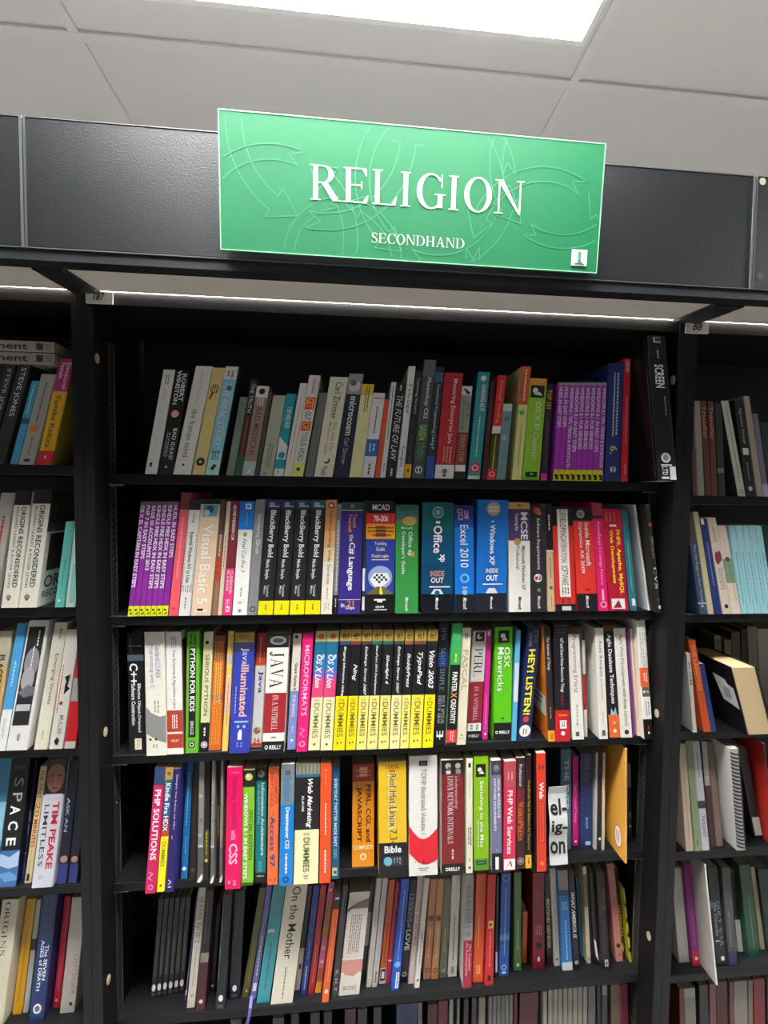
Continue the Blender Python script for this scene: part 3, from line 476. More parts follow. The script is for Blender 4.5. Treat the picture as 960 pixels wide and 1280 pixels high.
for (_a,_b,_c,_t,_v0,_v1,_h,_yc,_bc), _lk in zip(_dm, _dl):
    M3 += f"{_a} {_b} {_c} 787.4 {938-(_a-416)*.03:.1f}|#1b1a1c|{_lk}|0-.095:#b59a44;.095-.125:{_bc};.555-1:{_yc}|#1~.03~.065~k~.55~.5~hb ; *q~.07~.078~.25~.75~br ; {_t}~{_v0}~{_v1}~W~{_h}~.5~bi ; FOR~.575~.6~#8a8040~.4~.5~h ; DUMMIES~.61~.89~#756c30~.5 ; *l~.93~.95~.2~.8~2~G\n"
M3 += """
542.3 556.5 548.5 780 930.5|#15181c|black statistics paperback with blue glow|.24-.36:#1f3a7c|SPSS 14 MADE SIMPLE~.03~.56~#7e96a4~.4~.5~s ; PAUL R. KINNEAR~.6~.83~w~.26~.7~s ; COLIN D. GRAY~.6~.83~w~.26~.36~s ; *q~.92~.94~.2~.8~W ; *q~.89~.96~.46~.54~W ; *q~.89~.93~.2~.28~W ; *q~.89~.93~.72~.8~W
557.4 570.3 566 779.4 933 side=#6a9a6a|#191a1b|black 'Creativity' paperback with green upper third|0-.34:#3bb05c;.87-.97:#e03c3c|*l~.03~.14~.2~.8~3~#7ab08a ; *l~.25~.32~.3~.7~1~y ; PAINTER~.4~.56~W~.5~.5~b ; X~.565~.61~O~.6~.5~b ; CREATIVITY~.62~.82~W~.5~.5~b ; *l~.88~.96~.3~.7~2~w
570.7 582.4 578 785 931|#e6dcc0|cream paperback with large raised letters||*l~.05~.11~.3~.7~2~G ; PASCAL~.19~.54~#b8a880~.6~.5~b ; *c~.92~.5~.1~ol ; *q~.945~.95~.2~.8~g
583 601.7 591.4 789 926.4|#c9c7c0|white and red reference with animal picture|0-.1:#d5d2ca;.48-.84:#8e2630;.84-.91:w;.91-1:#151515|*q~.01~.095~.2~.85~k ; *c~.05~.5~.2~#d5d2ca ; *c~.04~.6~.12~k ; PERL~.16~.42~k~.6~.5~s ; *q~.465~.48~.02~.98~R ; IN A NUTSHELL~.51~.82~#f0d8d8~.28~.5~s ; *l~.85~.9~.1~.9~2~g ; O REILLY~.94~.965~w~.76~.5~hb
602.5 609.6 608 786.5 924.6|#d92a94|slim magenta paperback with dark top||*q~.02~.06~.3~.7~w ; *l~.6~.9~.4~.6~1~#f8b8dc ; *c~.95~.5~.2~w
616.8 639.5 619 784 925.7|#5ebf18|wide green manual with black foot and dog picture|.845-1:#171a17|*q~.03~.14~.2~.8~#151a12 ; *c~.08~.45~.14~w ; *p~.35,.12,.6,.09,.7,.12~w ; OSX~.18~.36~W~.32~.7 ; Mavericks~.18~.57~W~.34~.34 ; *l~.8~.815~.35~.65~1~dg ; O REILLY~.915~.94~W~.8~.5~hb
639.7 645.7 645.5 788 926|#5ab4d8|slim pale blue and white paperback|.3-.65:#c9d8dc|
646.7 663.5 660 784 925|#1b2a58|navy comic with yellow shouting title||STEVE~.03~.14~#8a8e98~.3~.7~b ; SAMMI~.05~.17~#8a8e98~.3~.3~b ; HEY! LISTEN!~.2~.78~#f6e21c~.52~.5~b ; *c~.82~.5~.22~#c8404a ; *c~.92~.5~.42~#e8e4dc ; *q~.9~.95~.36~.42~k ; *q~.9~.95~.56~.62~k
685.8 694.4 679.5 784 927 side=#c86a20|#2a2522|slim black paperback showing an orange cover|.905-1:#f0a020|The Internet of Things~.09~.38~W~.5 ; *l~.7~.8~.4~.6~1~be ; *q~.93~.98~.3~.7~#c88010
694.6 713.8 692 781 927|#1d1b1f|black hardware paperback with scarlet foot|.735-1:#c3202a|*q~.01~.02~.1~.9~G ; *q~.035~.045~.1~.9~G ; *q~.06~.07~.1~.9~G ; IoT and Smart Home Sensors for Things~.12~.58~W~.28 ; Hack Kit~.6~.7~R~.22 ; *q~.77~.785~.2~.8~O ; *q~.82~.89~.3~.75~w ; *l~.83~.88~.4~.65~2~k ; *c~.93~.5~.14~w
715.5 730.6 709 786 924.5|#ebe6dc|white 'Programming' paperback with pink capitals|0-.05:#5a3430|Programming Erlang~.06~.58~#a8707a~.42~.5 ; Armstrong~.68~.88~#7a5a5a~.26~.5~i ; *q~.93~.97~.3~.6~G
731 735 727 787 921|#d6d0c4|thin white booklet with red stripe|0-.1:#5a3430;.42-.75:#b8242c|
749.7 760.5 743.7 785 924 side=#dcd8cc|#e8e4d8|white 'Recipes' paperback showing its side cover||Rails Recipes~.12~.44~#5a5a54~.4 ; *l~.46~.65~.4~.6~1~g ; *l~.76~.86~.4~.6~1~g ; *q~.92~.97~.3~.7~G
762.4 776 753 782 922|#1d1b1d|black 'Agile Database' paperback with orange foot|0-.05:#7a3a2c;.8-1:#e86a30|Agile Database Techniques~.08~.7~W~.46~.5~b ; *p~.2,.8,.3,.74,.5,.78,.7,.73,.8,.8~lt ; *l~.86~.88~.3~.7~1~w ; *c~.94~.5~.16~w
776.8 791 767.7 785 922|#e9e5d9|white 'Agile Web' paperback with grey title||Agile Web Development with Rails~.06~.74~#55534e~.36 ; *l~.76~.9~.35~.65~2~g ; *c~.95~.5~.2~k
791.3 794.5 783 784 920|#7e3a7c|thin purple paperback||
798 806 788 786 920|#e6c9bc|peach paperback half hidden by the last white one||*l~.1~.9~.5~.8~1~#d87a6a
806.5 823 796.5 776 920 Y=.024 hard=1 side=#dcd4c0|#e9e6de|white textbook with orange band and black foot|.4-.56:#e2602c;.83-1:#181614|Object-Oriented~.1~.4~#5a5a60~.2~.8 ; Analysis and Design~.1~.4~#5a5a60~.2~.52 ; with Applications~.1~.36~#5a5a60~.2~.26 ; *l~.44~.52~.3~.8~2~w ; *q~.56~.64~.05~.95~#5a5a48 ; *c~.6~.3~.14~w ; *c~.6~.7~.14~lg ; *l~.68~.8~.3~.8~2~g ; *p~.4,.91,.5,.88,.6,.91~r ; *l~.93~.95~.3~.7~1~w
"""
M4 = """
181 194.3 193.6 959.5 1117|#d31c62|crimson pink paperback with slate top at shelf's left end|0-.145:#33486a|PHP SOLUTIONS~.18~.74~W~.58~.5~b ; *p~.3,.83,.7,.85,.3,.88,.7,.9,.55,.9,.15,.88,.55,.85,.15,.83~#f0b0c8 ; *c~.95~.5~.24~#f0b0c8 ; *c~.95~.5~.16~#d31c62
195.5 205.6 207.5 959.5 1115|#f0e71c|reference with teal, red and yellow spine sections|0-.1:#b09a50;.1-.2:#236a7c;.2-.42:#2a5a86;.42-.52:#8c3c50;.52-.56:#c8402c|*c~.05~.5~.26~#a84a30 ; Kindle Fire HDX~.13~.52~W~.6~.5~b ; DUMMIES~.6~.8~#8a8230~.5 ; *l~.94~.96~.2~.8~1~G
206.4 217.3 217.5 961 1115|#2c1c62|dark indigo paperback with white arrow emblem||Sharing for Your Business with Office~.05~.5~W~.24~.55 ; *l~.55~.58~.3~.5~1~w ; *p~.3,.9,.7,.92,.35,.945,.3,.94,.55,.92,.25,.905~W ; *q~.955~.965~.3~.7~w
225.5 234.4 232.6 951.5 1098.5|#0f6fae|slim strong blue paperback with white dot||*l~.1~.55~.35~.65~1~lb ; *l~.65~.8~.4~.6~1~lb ; *c~.915~.5~.3~W
236 245.6 240.6 951 1097.6|#1f1b1b|slim black paperback next to the marbled row||*l~.1~.85~.4~.6~1~br ; *c~.93~.5~.25~br
246 253.6 250 950 1103|#8a8985|grey marbled magazine|.7-.72:#c9c9c4;.72-1:#5c5c5c|*c~.3~.4~.3~#b5b4b0 ; *c~.5~.6~.35~#6c6b68 ; *c~.62~.4~.3~#b5b4b0 ; *p~0,1,.3,.97,1,.93,1,.97,.6,1~W
254 261 255.5 951 1100|#1f1c1a|black yellow-striped magazine|.58-.86:#4c4420|*l~.6~.8~.3~.7~1~#d8c850 ; *c~.84~.5~.3~#d8c850
262.5 268.6 265 950 1104|#8d8b86|grey marbled magazine|.7-.72:#c9c9c4;.72-1:#626262|*c~.35~.4~.3~#b5b4b0 ; *c~.5~.6~.35~#6c6b68 ; *p~0,1,.3,.97,1,.93,1,.97,.6,1~W
269 273.5 271 951 1095|#1f1c1a|black yellow-striped magazine|.4-.7:#4c4420|*l~.4~.66~.3~.7~1~#d8c850
274 278 276 950 1103|#8d8b86|grey marbled magazine|.72-1:#626262|*p~0,1,.3,.97,1,.93,1,.97,.6,1~W
278.3 280.5 280.3 951 1095|#1f1c1a|black yellow-striped magazine|.38-.7:#6c6028|
280.8 300.6 284 959.5 1111.4|#e4005c|wide hot pink paperback with dark purple lettering||*q~.04~.05~.3~.8~#f07aa0 ; Getting StartED~.08~.5~#8e1a58~.36 ; with~.52~.6~#f89cc0~.34~.5~b ; CSS~.63~.8~#fbc0d8~.55~.5~b ; *l~.93~.97~.1~.8~2~#f8a0c0
301.5 317.6 304 963 1107 side=#2a2c20|#80c030|rounded lime green paperback with black top|0-.15:#1a1c14;.975-1:#3a5a1c|*e~.06~.5~.32~.3~#d0d060 ; *c~.05~.4~.12~w ; WINDOWS 8.1 IN EASY STEPS~.2~.94~W~.3~.3~b ; SPECIAL EDITION~.35~.78~#2e4a18~.3~.72
318.5 332.6 319.7 959.5 1101|#0c7c80|teal 'Architecture' paperback with black foot|0-.12:#141414;.93-1:#141414|*c~.06~.5~.32~#8a8a86 ; *c~.05~.4~.18~#4a4a46 ; Information Architecture~.14~.78~#c8e8e4~.3~.66~b ; for the World Wide Web~.15~.5~#a0d0cc~.18~.3 ; *l~.83~.92~.3~.6~2~#7ac0c0 ; OREILLY~.95~.965~w~.7~.5~hb
334 347.4 335.7 959.5 1106|#f0703c|salmon orange guide with blue lettering||COMPLETE~.1~.32~#a83c30~.28~.74~b ; IDIOT'S GUIDE~.04~.34~#a83c30~.3~.35~b ; *l~.38~.42~.4~.6~1~rs ; Access 97~.42~.85~#33407c~.48~.45~b ; *l~.95~.97~.1~.9~2~rs
348.6 366 351.6 956 1107|#1480cc|bright blue paperback with grey upper third|0-.335:#7c8488|*q~.05~.09~.3~.7~G ; Brilliant~.1~.31~#2c7ab8~.56~.5~b ; Dreamweaver CS3~.36~.7~W~.3~.55~b ; *l~.74~.9~.35~.65~1~w ; *c~.95~.5~.22~n ; *c~.95~.5~.13~B
366.8 398 370 955 1105|#1b1b1c|widest black and cream reference 'Web Marketing'|0-.09:#9a9880;.09-.115:#2f6a84;.555-1:#efe8b4|*q~.01~.085~.06~.1~G ; *q~.01~.085~.22~.26~G ; *q~.01~.085~.38~.42~G ; *q~.01~.085~.54~.58~G ; *q~.01~.085~.7~.74~G ; *q~.01~.085~.86~.9~G ; Web Marketing~.13~.54~W~.26~.58~bi ; ALL-IN-ONE~.27~.4~w~.1~.32~b ; FOR~.58~.6~#6a6648~.24~.5~h ; DUMMIES~.62~.9~#6a6648~.26 ; *q~.93~.936~.4~.6~G ; *q~.95~.956~.42~.58~G
399.2 413.4 400.7 954 1104|#e2501c|flame orange paperback with tiny white title||*c~.06~.5~.06~w ; *l~.1~.2~.4~.6~1~#e0906a ; *l~.34~.6~.4~.6~1~w ; *l~.73~.92~.35~.65~1~w
413.8 424 415 957 1099|#0c557a|narrow blue paperback 'Made Easy' with small picture||EVERYDAY TWITTER MADE EASY~.12~.72~#d0e4ec~.4~.5~b ; *l~.74~.82~.3~.7~2~lb ; *q~.9~.97~.15~.75~#c8c08c ; *c~.94~.5~.2~T
440 468 440.7 956 1083.8|#e8900c|thick orange 'Complete' manual with rust top|0-.17:#a83820|*l~.03~.12~.1~.9~1~#e8a890 ; 1,000 Pages~.05~.08~#e8a890~.7~.5~h ; Only $19.99~.1~.13~#e8a890~.7~.5~h ; PERL, CGI, and~.2~.76~#2a1c10~.26~.72~b ; JAVASCRIPT~.22~.76~#2a1c10~.26~.3~b ; COMPLETE~.79~.83~#fbe6c0~.9~.5~hb ; *c~.9~.5~.15~#f8e0b0 ; *c~.9~.5~.08~#e8900c
473.8 509.4 473 952.7 1097|#e0b824|thick golden yellow manual with black 'Bible' foot|.705-1:#141418|100%~.03~.065~#b84a2c~.5~.5~hb ; *l~.075~.09~.25~.75~1~rs ; Red Hat Linux 7.3~.11~.68~#f2f0e4~.32~.5~s ; Red Hat Linux 7.3~.11~.68~#4c4838~.26~.52 ; *l~.69~.7~.4~.6~1~G ; Bible~.73~.79~W~.6~.5~hb ; *q~.82~.9~.15~.85~#2c3038 ; *c~.86~.32~.15~#6ab0cc ; *l~.83~.89~.5~.8~3~g
511.4 547.6 511.4 945.6 1094.4|#e0ddd6|thickest white textbook with red curved shape||*q~.04~.085~.35~.65~#1c1c1c ; *q~.05~.075~.4~.6~#5c5c5c ; TCP/IP Illustrated, Volume 1~.11~.66~#77777c~.22~.5 ; *p~0,.58,.15,.64,.35,.69,.5,.7,.65,.69,.85,.65,1,.61,1,.87,.85,.895,.65,.91,.5,.91,.3,.885,.12,.84,0,.81~#d82030 ; *p~.46,.9,.5,.865,.56,.9~#8a1420 ; *q~.73~.8~.44~.47~#a81c28 ; *q~.935~.943~.3~.7~g ; *q~.952~.96~.38~.62~g ; *c~.885~.22~.02~k
552 580.2 551.8 951 1093.5 side=#dcd8d0|#7c2024|maroon 'Network Internals' book with cowboys photo|0-.125:#1c1a18;.905-1:#161616|*c~.05~.3~.13~#b0aca4 ; *c~.05~.75~.12~#b0aca4 ; *c~.07~.35~.07~#5c5850 ; *q~.09~.12~.2~.42~#c9c5bc ; *q~.08~.12~.65~.88~#8c8880 ; Understanding~.14~.43~#d8a8a0~.18~.66~i ; LINUX NETWORK INTERNALS~.14~.73~#f0dcd8~.24~.4~s ; *l~.78~.88~.4~.6~1~#e0b0a8 ; OREILLY~.935~.965~W~.66~.5~hb
583 591.3 583 950 1091.7|#dcd6bc|slim cream paperback right of the maroon one||*q~.03~.07~.3~.7~k ; *l~.12~.34~.4~.6~1~g ; *l~.6~.76~.2~.8~2~k ; *l~.87~.91~.3~.7~1~g ; *c~.95~.5~.2~G
592.5 611.8 592 945.6 1088|#86b80c|lime green switching guide with dark picture box|.9-1:#5a9414|*q~.07~.185~.15~.8~#141a14 ; *c~.12~.4~.14~w ; *p~.3,.155,.6,.13,.7,.16~w ; Switching to the Mac~.22~.8~W~.32~.5 ; *l~.56~.8~.25~.33~1~W ; *l~.82~.83~.35~.65~1~ol ; *q~.915~.95~.15~.8~#143c34 ; *q~.928~.938~.25~.7~#4aa08a
615 628 614 951 1091 side=#9a9aa0|#70708c|lavender-grey 'Visual Models' paperback|0-.13:#3a3a44;.83-1:#141418|*c~.07~.5~.34~#6a6a70 ; *c~.06~.5~.18~#8c8c90 ; VISUAL MODELS FOR~.16~.52~#e0e0ea~.26~.72~b ; SOFTWARE REQUIREMENTS~.16~.63~#e0e0ea~.26~.32~b ; *q~.79~.81~.4~.6~lv ; *q~.86~.97~.34~.66~W
629 644.6 630.5 952 1088.4|#d02c4c|raspberry red 'Web Services' manual|0-.24:#b04a50|*q~.1~.17~.3~.38~#e8a0a0 ; *q~.1~.17~.6~.68~#e8a0a0 ; PHP Web Services~.27~.85~#fbe4e4~.42~.5~b ; *q~.895~.99~.05~.95~W ; *p~.2,.98,.6,.9,.75,.97,.6,.96,.55,.93~#c02038
645.2 656.6 645.4 947.5 1086|#6c1c20|maroon blogging manual with orange serif title|0-.28:#3a2224;.7-1:#3a1418|Professional~.06~.26~w~.34 ; WordPress~.4~.75~#f09048~.56~.5~s ; *c~.93~.5~.38~#a8989c ; *c~.93~.5~.3~#4a1c24 ; *c~.93~.5~.2~#a8989c
657 664.8 657 944 1085.4|#15120e|slim black paperback with yellow foot|0-.2:#2c1418;.885-1:#e8b41c|WordPress Top to Bottom for Everyone~.22~.84~#c8a02c~.5 ; *l~.91~.96~.3~.7~1~br
671.5 683.5 670.6 941.8 1089.6 side=#2a1a1a|#d63a24|scarlet 'Web' handbook with outlined subtitle||*q~.1~.14~.2~.45~#8a2c20 ; *q~.1~.14~.55~.8~#8a2c20 ; Web~.25~.39~W~.46~.5~b ; *q~.41~.76~.2~.8~#5a1814 ; *q~.415~.755~.26~.74~#e04a30 ; *l~.43~.74~.4~.6~1~#5a1814 ; *c~.93~.5~.2~#f0806a
700.8 714.6 700.8 937 1062|#3f6c7a|muted teal paperback standing behind the handwritten card||THE EVER~.1~.62~#a5c0c4~.4~.55~b
715.7 723.7 715.7 946 1057.5|#c8107c|slim magenta paperback right of the handwritten card||Teach Yourself Twitter~.3~.75~#f0a0cc~.4 ; *c~.95~.5~.2~w
725.6 741.6 725.6 942 1060|#20305e|navy paperback with faint cover lettering||OVER & IS~.04~.3~#5a6a8a~.4 ; *l~.68~.8~.4~.6~2~lb ; *q~.93~.97~.4~.8~lb
742.5 746.5 744.5 940.6 1062|#b0b0a8|thin pale booklet before the ochre folder||
746.8 752.6 748 941 1062|#1e1a1b|dark booklet before the ochre folder|.4-.6:#3c1c1c|*c~.89~.5~.3~w
752.8 756 754 941 1063|#c9c2a8|thin cream booklet before the ochre folder||
781.2 784.2 781.4 936 1087 Y=.012 side=#d0963a gl=.6|#dca44a|ochre yellow folder with oval sticker on its face||
785.4 790.6 785 938 1058 Y=.07|#1c1a1a|black booklet with pale sticker beside the right post|.15-.42:#8c8c80|*c~.85~.5~.2~w ; *l~.7~.76~.2~.8~2~g
"""  # teal, red and yellow reference: top band is its yellow with shade painted in
M5 = ""
for _i in range(6):
    M5 += f"{188+7.05*_i:.1f} {194.6+7.05*_i:.1f} {198+6.9*_i:.1f} {1124-.6*_i:.1f} {1247.5-1.4*_i:.1f}|#1b181b|slim black classic with white oval|.0-.02:k|*q~.35~.78~.4~.46~#a8a8a8 ; *q~.42~.78~.62~.68~#7c7c7c ; *e~.9~.5~.36~.7~W ; *q~.95~.98~.15~.85~G\n"
M5 += """
230.6 232.6 246 1118 1251|#5c5a8c|very thin lilac booklet before the tall white spine|.9-.95:w|
233 244 250 1109.7 1259.7|#dad2c0|tall white 'Quiet' paperback with black serif title||QUEENS~.08~.27~#1f1c18~.55~.5~s ; QUIET~.3~.47~#3a352e~.55~.5~s ; *l~.5~.82~.4~.6~1~#a08878 ; *c~.9~.5~.2~#b0a890
244.7 257 255 1114 1264|#4a1c24|maroon paperback with dark top and cream patch|0-.52:#1c1719;.52-.6:#8a8478|*l~.1~.45~.3~.5~1~G ; *c~.92~.5~.22~#e8d8cc
261.6 268 270 1130 1240|#1a1a22|thin black paperback left of twin classics|.5-.52:k|*q~.1~.8~.45~.55~G ; *c~.93~.5~.3~W
269 281 279 1118 1262.5|#181a24|thick black classic with white oval low down||*e~.9~.5~.24~.34~W ; *q~.955~.98~.2~.8~G ; *q~.1~.75~.1~.14~g
285.6 299.6 293 1114 1249|#171a26|navy-black classic with pink spine writing||Heloise~.18~.42~#6a3a4a~.26~.4 ; *e~.9~.5~.2~.28~W ; *q~.955~.98~.2~.8~G
302 312 325 1110 1247|#5f5a28|olive green paperback||*l~.5~.85~.4~.6~1~#a8a060 ; *p~.4,.95,.6,.92,.6,.95~W
312.3 319.8 333.4 1107 1249|#7272b4|lavender paperback with ribbon marker||*l~.45~.8~.3~.7~1~w ; *q~.86~.93~.2~.8~W
320.2 337.4 342 1106 1253.5|#3fa0aa|wide worn turquoise paperback||LOVE IN~.08~.28~#6f8a8c~.5 ; *l~.5~.9~.35~.65~1~#2c7a84 ; *q~.38~.41~.1~.6~#b8dce0
338 366 358 1106 1254.6|#e6dfca|wide cream 'On the Mother' paperback||On the Mother~.02~.63~#2a2824~.38~.52~ ; *l~.7~.78~.45~.55~1~k ; *l~.76~.96~.44~.56~1~#7a7468
368 374.8 385 1107 1238|#1e1c1e|dark paperback with white lower label|.6-1:#cfc8bc|*q~.75~.8~.3~.7~k
375.2 383.5 392 1107 1243.8|#1f3a8e|royal blue paperback 'Freedom'||FREEDOM~.17~.44~#4a5a9a~.6~.5~b ; *l~.5~.68~.4~.6~1~lb ; *l~.74~.95~.35~.65~1~w
384.4 392.5 401 1106 1243.8|#b01c28|slim deep red paperback||*l~.55~.9~.4~.6~1~#f0a0a0
393.4 401.6 411 1103 1241|#c86090|pink and gold patterned paperback|.2-.52:#a8763a;.78-.9:#a84830;.9-1:#e0a030|*c~.07~.5~.2~w ; *c~.6~.5~.35~#e89ac0 ; *c~.72~.5~.3~#f0b8d0
402 410.6 418 1118 1253|#de6228|bright orange paperback standing forward|0-.14:#2a2424|*q~.03~.05~.2~.8~w ; *l~.3~.8~.4~.6~1~#f0a080 ; *c~.9~.5~.3~#f8d0a0
414 422 428 1107 1247|#3c3a40|charcoal paperback with initials at foot||*l~.05~.4~.35~.6~1~g ; K. H. F~.76~.94~#d0d0d0~.5~.5
423 449.4 437 1116 1243.8|#e6ddd2|wide white booklet with pink circle and 'books'|.63-.78:#d8988c|*p~0,.2,.2,.14,.5,.1,1,.06,1,.16,0,.16~#8a7c74 ; *l~.22~.6~.2~.75~6~#8c6a66 ; *p~0,.6,.2,.68,.6,.74,1,.7,1,.76,.6,.82,.2,.8,0,.74~#d8988c ; *q~.63~.66~0~1~#e6ddd2 ; BOOKS~.91~.95~#5a4a48~.6~.5~h
450 456 463 1104 1225|#2a2a2a|dark paperback with pale green label|.3-.65:#9aa098|
457.8 464.4 471 1098 1234|#cfcabf|slim off-white paperback left of its near twin||*l~.3~.9~.4~.6~1~g
464.8 472 478.4 1098 1234|#c9c2bc|slim greyish white paperback right of its near twin||*l~.45~.8~.4~.6~1~lv ; *l~.86~.96~.3~.7~1~k
473.4 482 486 1100 1229.7|#d0581c|orange paperback with white and black foot box|.85-1:#d8c0b8|*l~.42~.8~.3~.7~1~#7c2c10 ; *q~.86~.97~.15~.85~k ; *q~.885~.95~.3~.7~w
482.3 488 495 1103 1229|#c02440|slim crimson and purple paperback||*q~.77~.785~0~1~w
488.4 499 502 1099 1238|#1a58c0|bright blue paperback with white box||*l~.1~.75~.4~.6~1~#a8d0f0 ; *c~.77~.5~.36~#7ac0f0 ; *q~.84~.98~.45~.85~w ; *l~.85~.97~.55~.75~1~n
500 509.6 513 1100 1228|#191421|black 'Lessons of Love' paperback||LESSONS~.14~.42~#c8c8cc~.6~.5~s ; of~.43~.47~#c8c8cc~.4 ; LOVE~.49~.69~W~.7~.5~b ; *c~.92~.5~.34~#b8c0a0 ; *c~.92~.5~.18~#3c4a34
510 517 522.5 1094.7 1229.7|#dccabe|pinkish cream paperback||THE LORD IN BOOKS~.04~.65~#b07a74~.5
518 524.4 531 1098 1235|#e4ded4|slim white paperback standing forward||*l~.5~.8~.3~.7~1~#7a7aa0 ; *c~.93~.5~.2~k
529 538.4 538.4 1099 1224|#c08460|tan paperback with black ring||*q~.37~.42~.2~.8~#5c4a3c ; *l~.5~.8~.3~.7~1~#e8b890 ; *c~.91~.5~.32~k ; *c~.91~.5~.2~#c08460
539 548.4 547 1099 1224|#c89058|tan paperback with black ring||*q~.37~.42~.2~.8~#5c4a3c ; *l~.5~.8~.3~.7~1~#e8c090 ; *c~.91~.5~.32~k ; *c~.91~.5~.2~#c89058
549 558.5 555 1099 1222|#6e7264|grey-green paperback||*l~.5~.75~.3~.7~1~#c8c060 ; *c~.93~.5~.25~#a0a898
559.6 571 565 1094.7 1220.7|#d9d6cc|white paperback left of the red-footed grey one||*l~.4~.85~.35~.65~1~#6a6a66 ; *q~.9~.97~.3~.7~g
578.4 589.6 581.6 1093.7 1235 side=#dedad0|#a8a8a6|grey paperback with red lower half|.585-1:#a81c38|DALAI LAMA~.1~.48~#5c5c60~.44~.5~s ; *c~.53~.5~.28~#8c8c90 ; The Freedom~.62~.85~#f0c0c8~.3~.72~i ; An Autobiography~.6~.9~#f0c0c8~.34~.36~i
591 604.4 596 1092.8 1228|#e85c18|wide bright orange paperback, rounded spine||THE TIBETAN~.04~.32~#c86a3c~.5 ; *l~.4~.7~.3~.5~1~#f8b080 ; *l~.84~.92~.25~.75~2~#f8d0a0
606 616.6 609.7 1093.7 1231.6|#c81c28|bright red paperback with small gold box||*q~.42~.49~.25~.85~#e8c050 ; *c~.455~.5~.15~k ; *l~.52~.85~.4~.6~1~#f0b0a0 ; *q~.91~.96~.3~.7~k
619 622 621 1096 1222|#24222a|thin black paperback with white foot|.75-.95:#c8c4bc|
623.5 636 626.8 1092 1219.4|#1c5ab4|blue paperback with ring on top|.6-.66:#4a94dc|*c~.05~.5~.32~#6a90a8 ; *c~.05~.5~.22~#1a3c68 ; *l~.15~.8~.4~.6~1~#a8d0f0 ; *c~.92~.5~.26~#c0dcf4 ; *c~.92~.5~.17~b ; *q~.96~.98~.3~.7~w
642.6 652 642.6 1091 1213|#52793c|leaf green paperback||*l~.5~.8~.4~.6~1~#b8d898 ; *q~.93~.96~.3~.7~w
652.4 658.5 654 1140 1204|#d05a24|short orange paperback||
666 681 666 1092 1211 side=#6a1420|#841828|thick dark crimson paperback||THE~.2~.26~#8a4a44~.5~.5~h ; *l~.55~.66~.2~.8~4~#c88078 ; *c~.76~.5~.26~#2a0c10 ; *e~.9~.5~.1~.2~w
684 690.6 681.5 1092 1207|#1d1a20|slim black 'Beyond Gender' paperback||BEYOND GENDER~.28~.82~#d8c8a8~.6~.5~b
693 700.6 687.4 1086 1207.5|#cdc5b6|slim cream paperback left of blue and white one||*l~.4~.85~.4~.6~1~#8a8478 ; *c~.93~.5~.2~G
703.5 717 697.7 1088 1213|#2a7cc4|blue paperback with grey top and white foot|0-.2:#8c8a84;.2-.26:#274a70;.92-1:#dce4e8|DIE~.32~.4~#a8d0f0~.5~.5~h ; *c~.37~.5~.3~#5aa4dc ; *l~.5~.9~.4~.6~1~#b8dcf4
717.4 725.2 708.5 1089 1213|#1b171b|black paperback with slanted white title||WHAT AMERICA IS~.22~.68~W~.56~.5~bi ; *c~.92~.5~.3~#b8a0a8
725.5 729 719.8 1096 1195|#1f6a80|thin teal paperback||
729.4 739.2 724.6 1083.6 1204.6|#d8cfae|pale yellow paperback with small emblem foot|.08-.42:#7c7460|*l~.42~.85~.3~.5~1~#8c8468 ; *c~.95~.5~.26~#b09a50
739.6 742 733.6 1086 1204|#1c191b|thin black booklet before the stickered one||
743 750.6 735.4 1088 1206|#1c181a|black paperback with white price sticker|.75-.98:#1c181a|*p~.1,.72,.6,.76,.95,.97,.4,.9~w
751 763 743.7 1090 1210.6|#1e1817|black paperback with pale foot emblem||LIGHTHOUSE~.18~.4~#7c6c64~.3~.7 ; *l~.2~.45~.2~.4~1~G ; *l~.5~.85~.3~.7~2~#5c4c44 ; *q~.91~.98~.4~.8~#d8d0b8 ; *p~.5,.97,.6,.92,.75,.95~k
770.6 779.6 759 1080 1201.7|#c98478|salmon pink paperback||*c~.84~.5~.28~#3c2424 ; *c~.93~.5~.2~#a86a5c
780 789 770.6 1085 1195|#201f18|black 'Happiness' paperback with yellow capitals||HAPPINESS~.42~.78~#d8b020~.6~.5~b ; *p~.5,.84,.7,.9,.5,.96,.3,.9~#e8d820
790.5 794.6 782 1111 1203|#b8b428|thin yellow and black striped booklet|.2-.25:k;.4-.46:k;.6-.66:k;.8-.86:k|
"""
M6 = """
286 300 288 1275 -|#4a4038|brown-grey book top near left|
338 352 341 1273 -|#4c3c44|mauve-grey book top|
362 372 364 1268 -|#1c1a1e|black book top before the purple-brown one|
386 398 388 1267 -|#241c20|purple-brown book top|
404 414 405 1266 -|#1a181b|charcoal book top left of plum one|
430 444 431 1262 -|#4c1c34|plum book top|
446 458 447 1262 -|#201820|blackish plum book top|
466 476 467 1260 -|#2c2024|dark brown book top before navy one|
494 521 496 1256 -|#2a3a66|wide navy blue book top|.2-.3:#3a4a7c|
523 529 522 1254 -|#6c6862|slim grey book top|
533 545 535 1256 -|#5a1c2c|dark maroon book top|
546 558 548 1252 -|#6a1830|wine red book top|
560 565 562 1250 -|#a8a498|slim pale book top right of wine red one|
570 573 572 1249 -|#8c8c8c|thin silver booklet top|
578 584 580 1250 -|#2c2c34|dark slate book top|
588 594 590 1248 -|#3c2c2c|dark brown slim book top|
597 605 599 1247 -|#98907c|cream-brown book top|
"""
for _i in range(6): M6 += f"{610+5.2*_i:.1f} {614.6+5.2*_i:.1f} {611+5.2*_i:.1f} {1246-.4*_i:.1f} -|#7c7c78|thin grey magazine top|\n"
M6 += """
642 646 643 1243 -|#701820|slim blood red booklet top|
647 670 650 1242 -|#5c1622|wide dark red book top|.3-.4:#6a1c28|
679 684 679 1240 -|#a8a494|slim pale cream book top|
"""
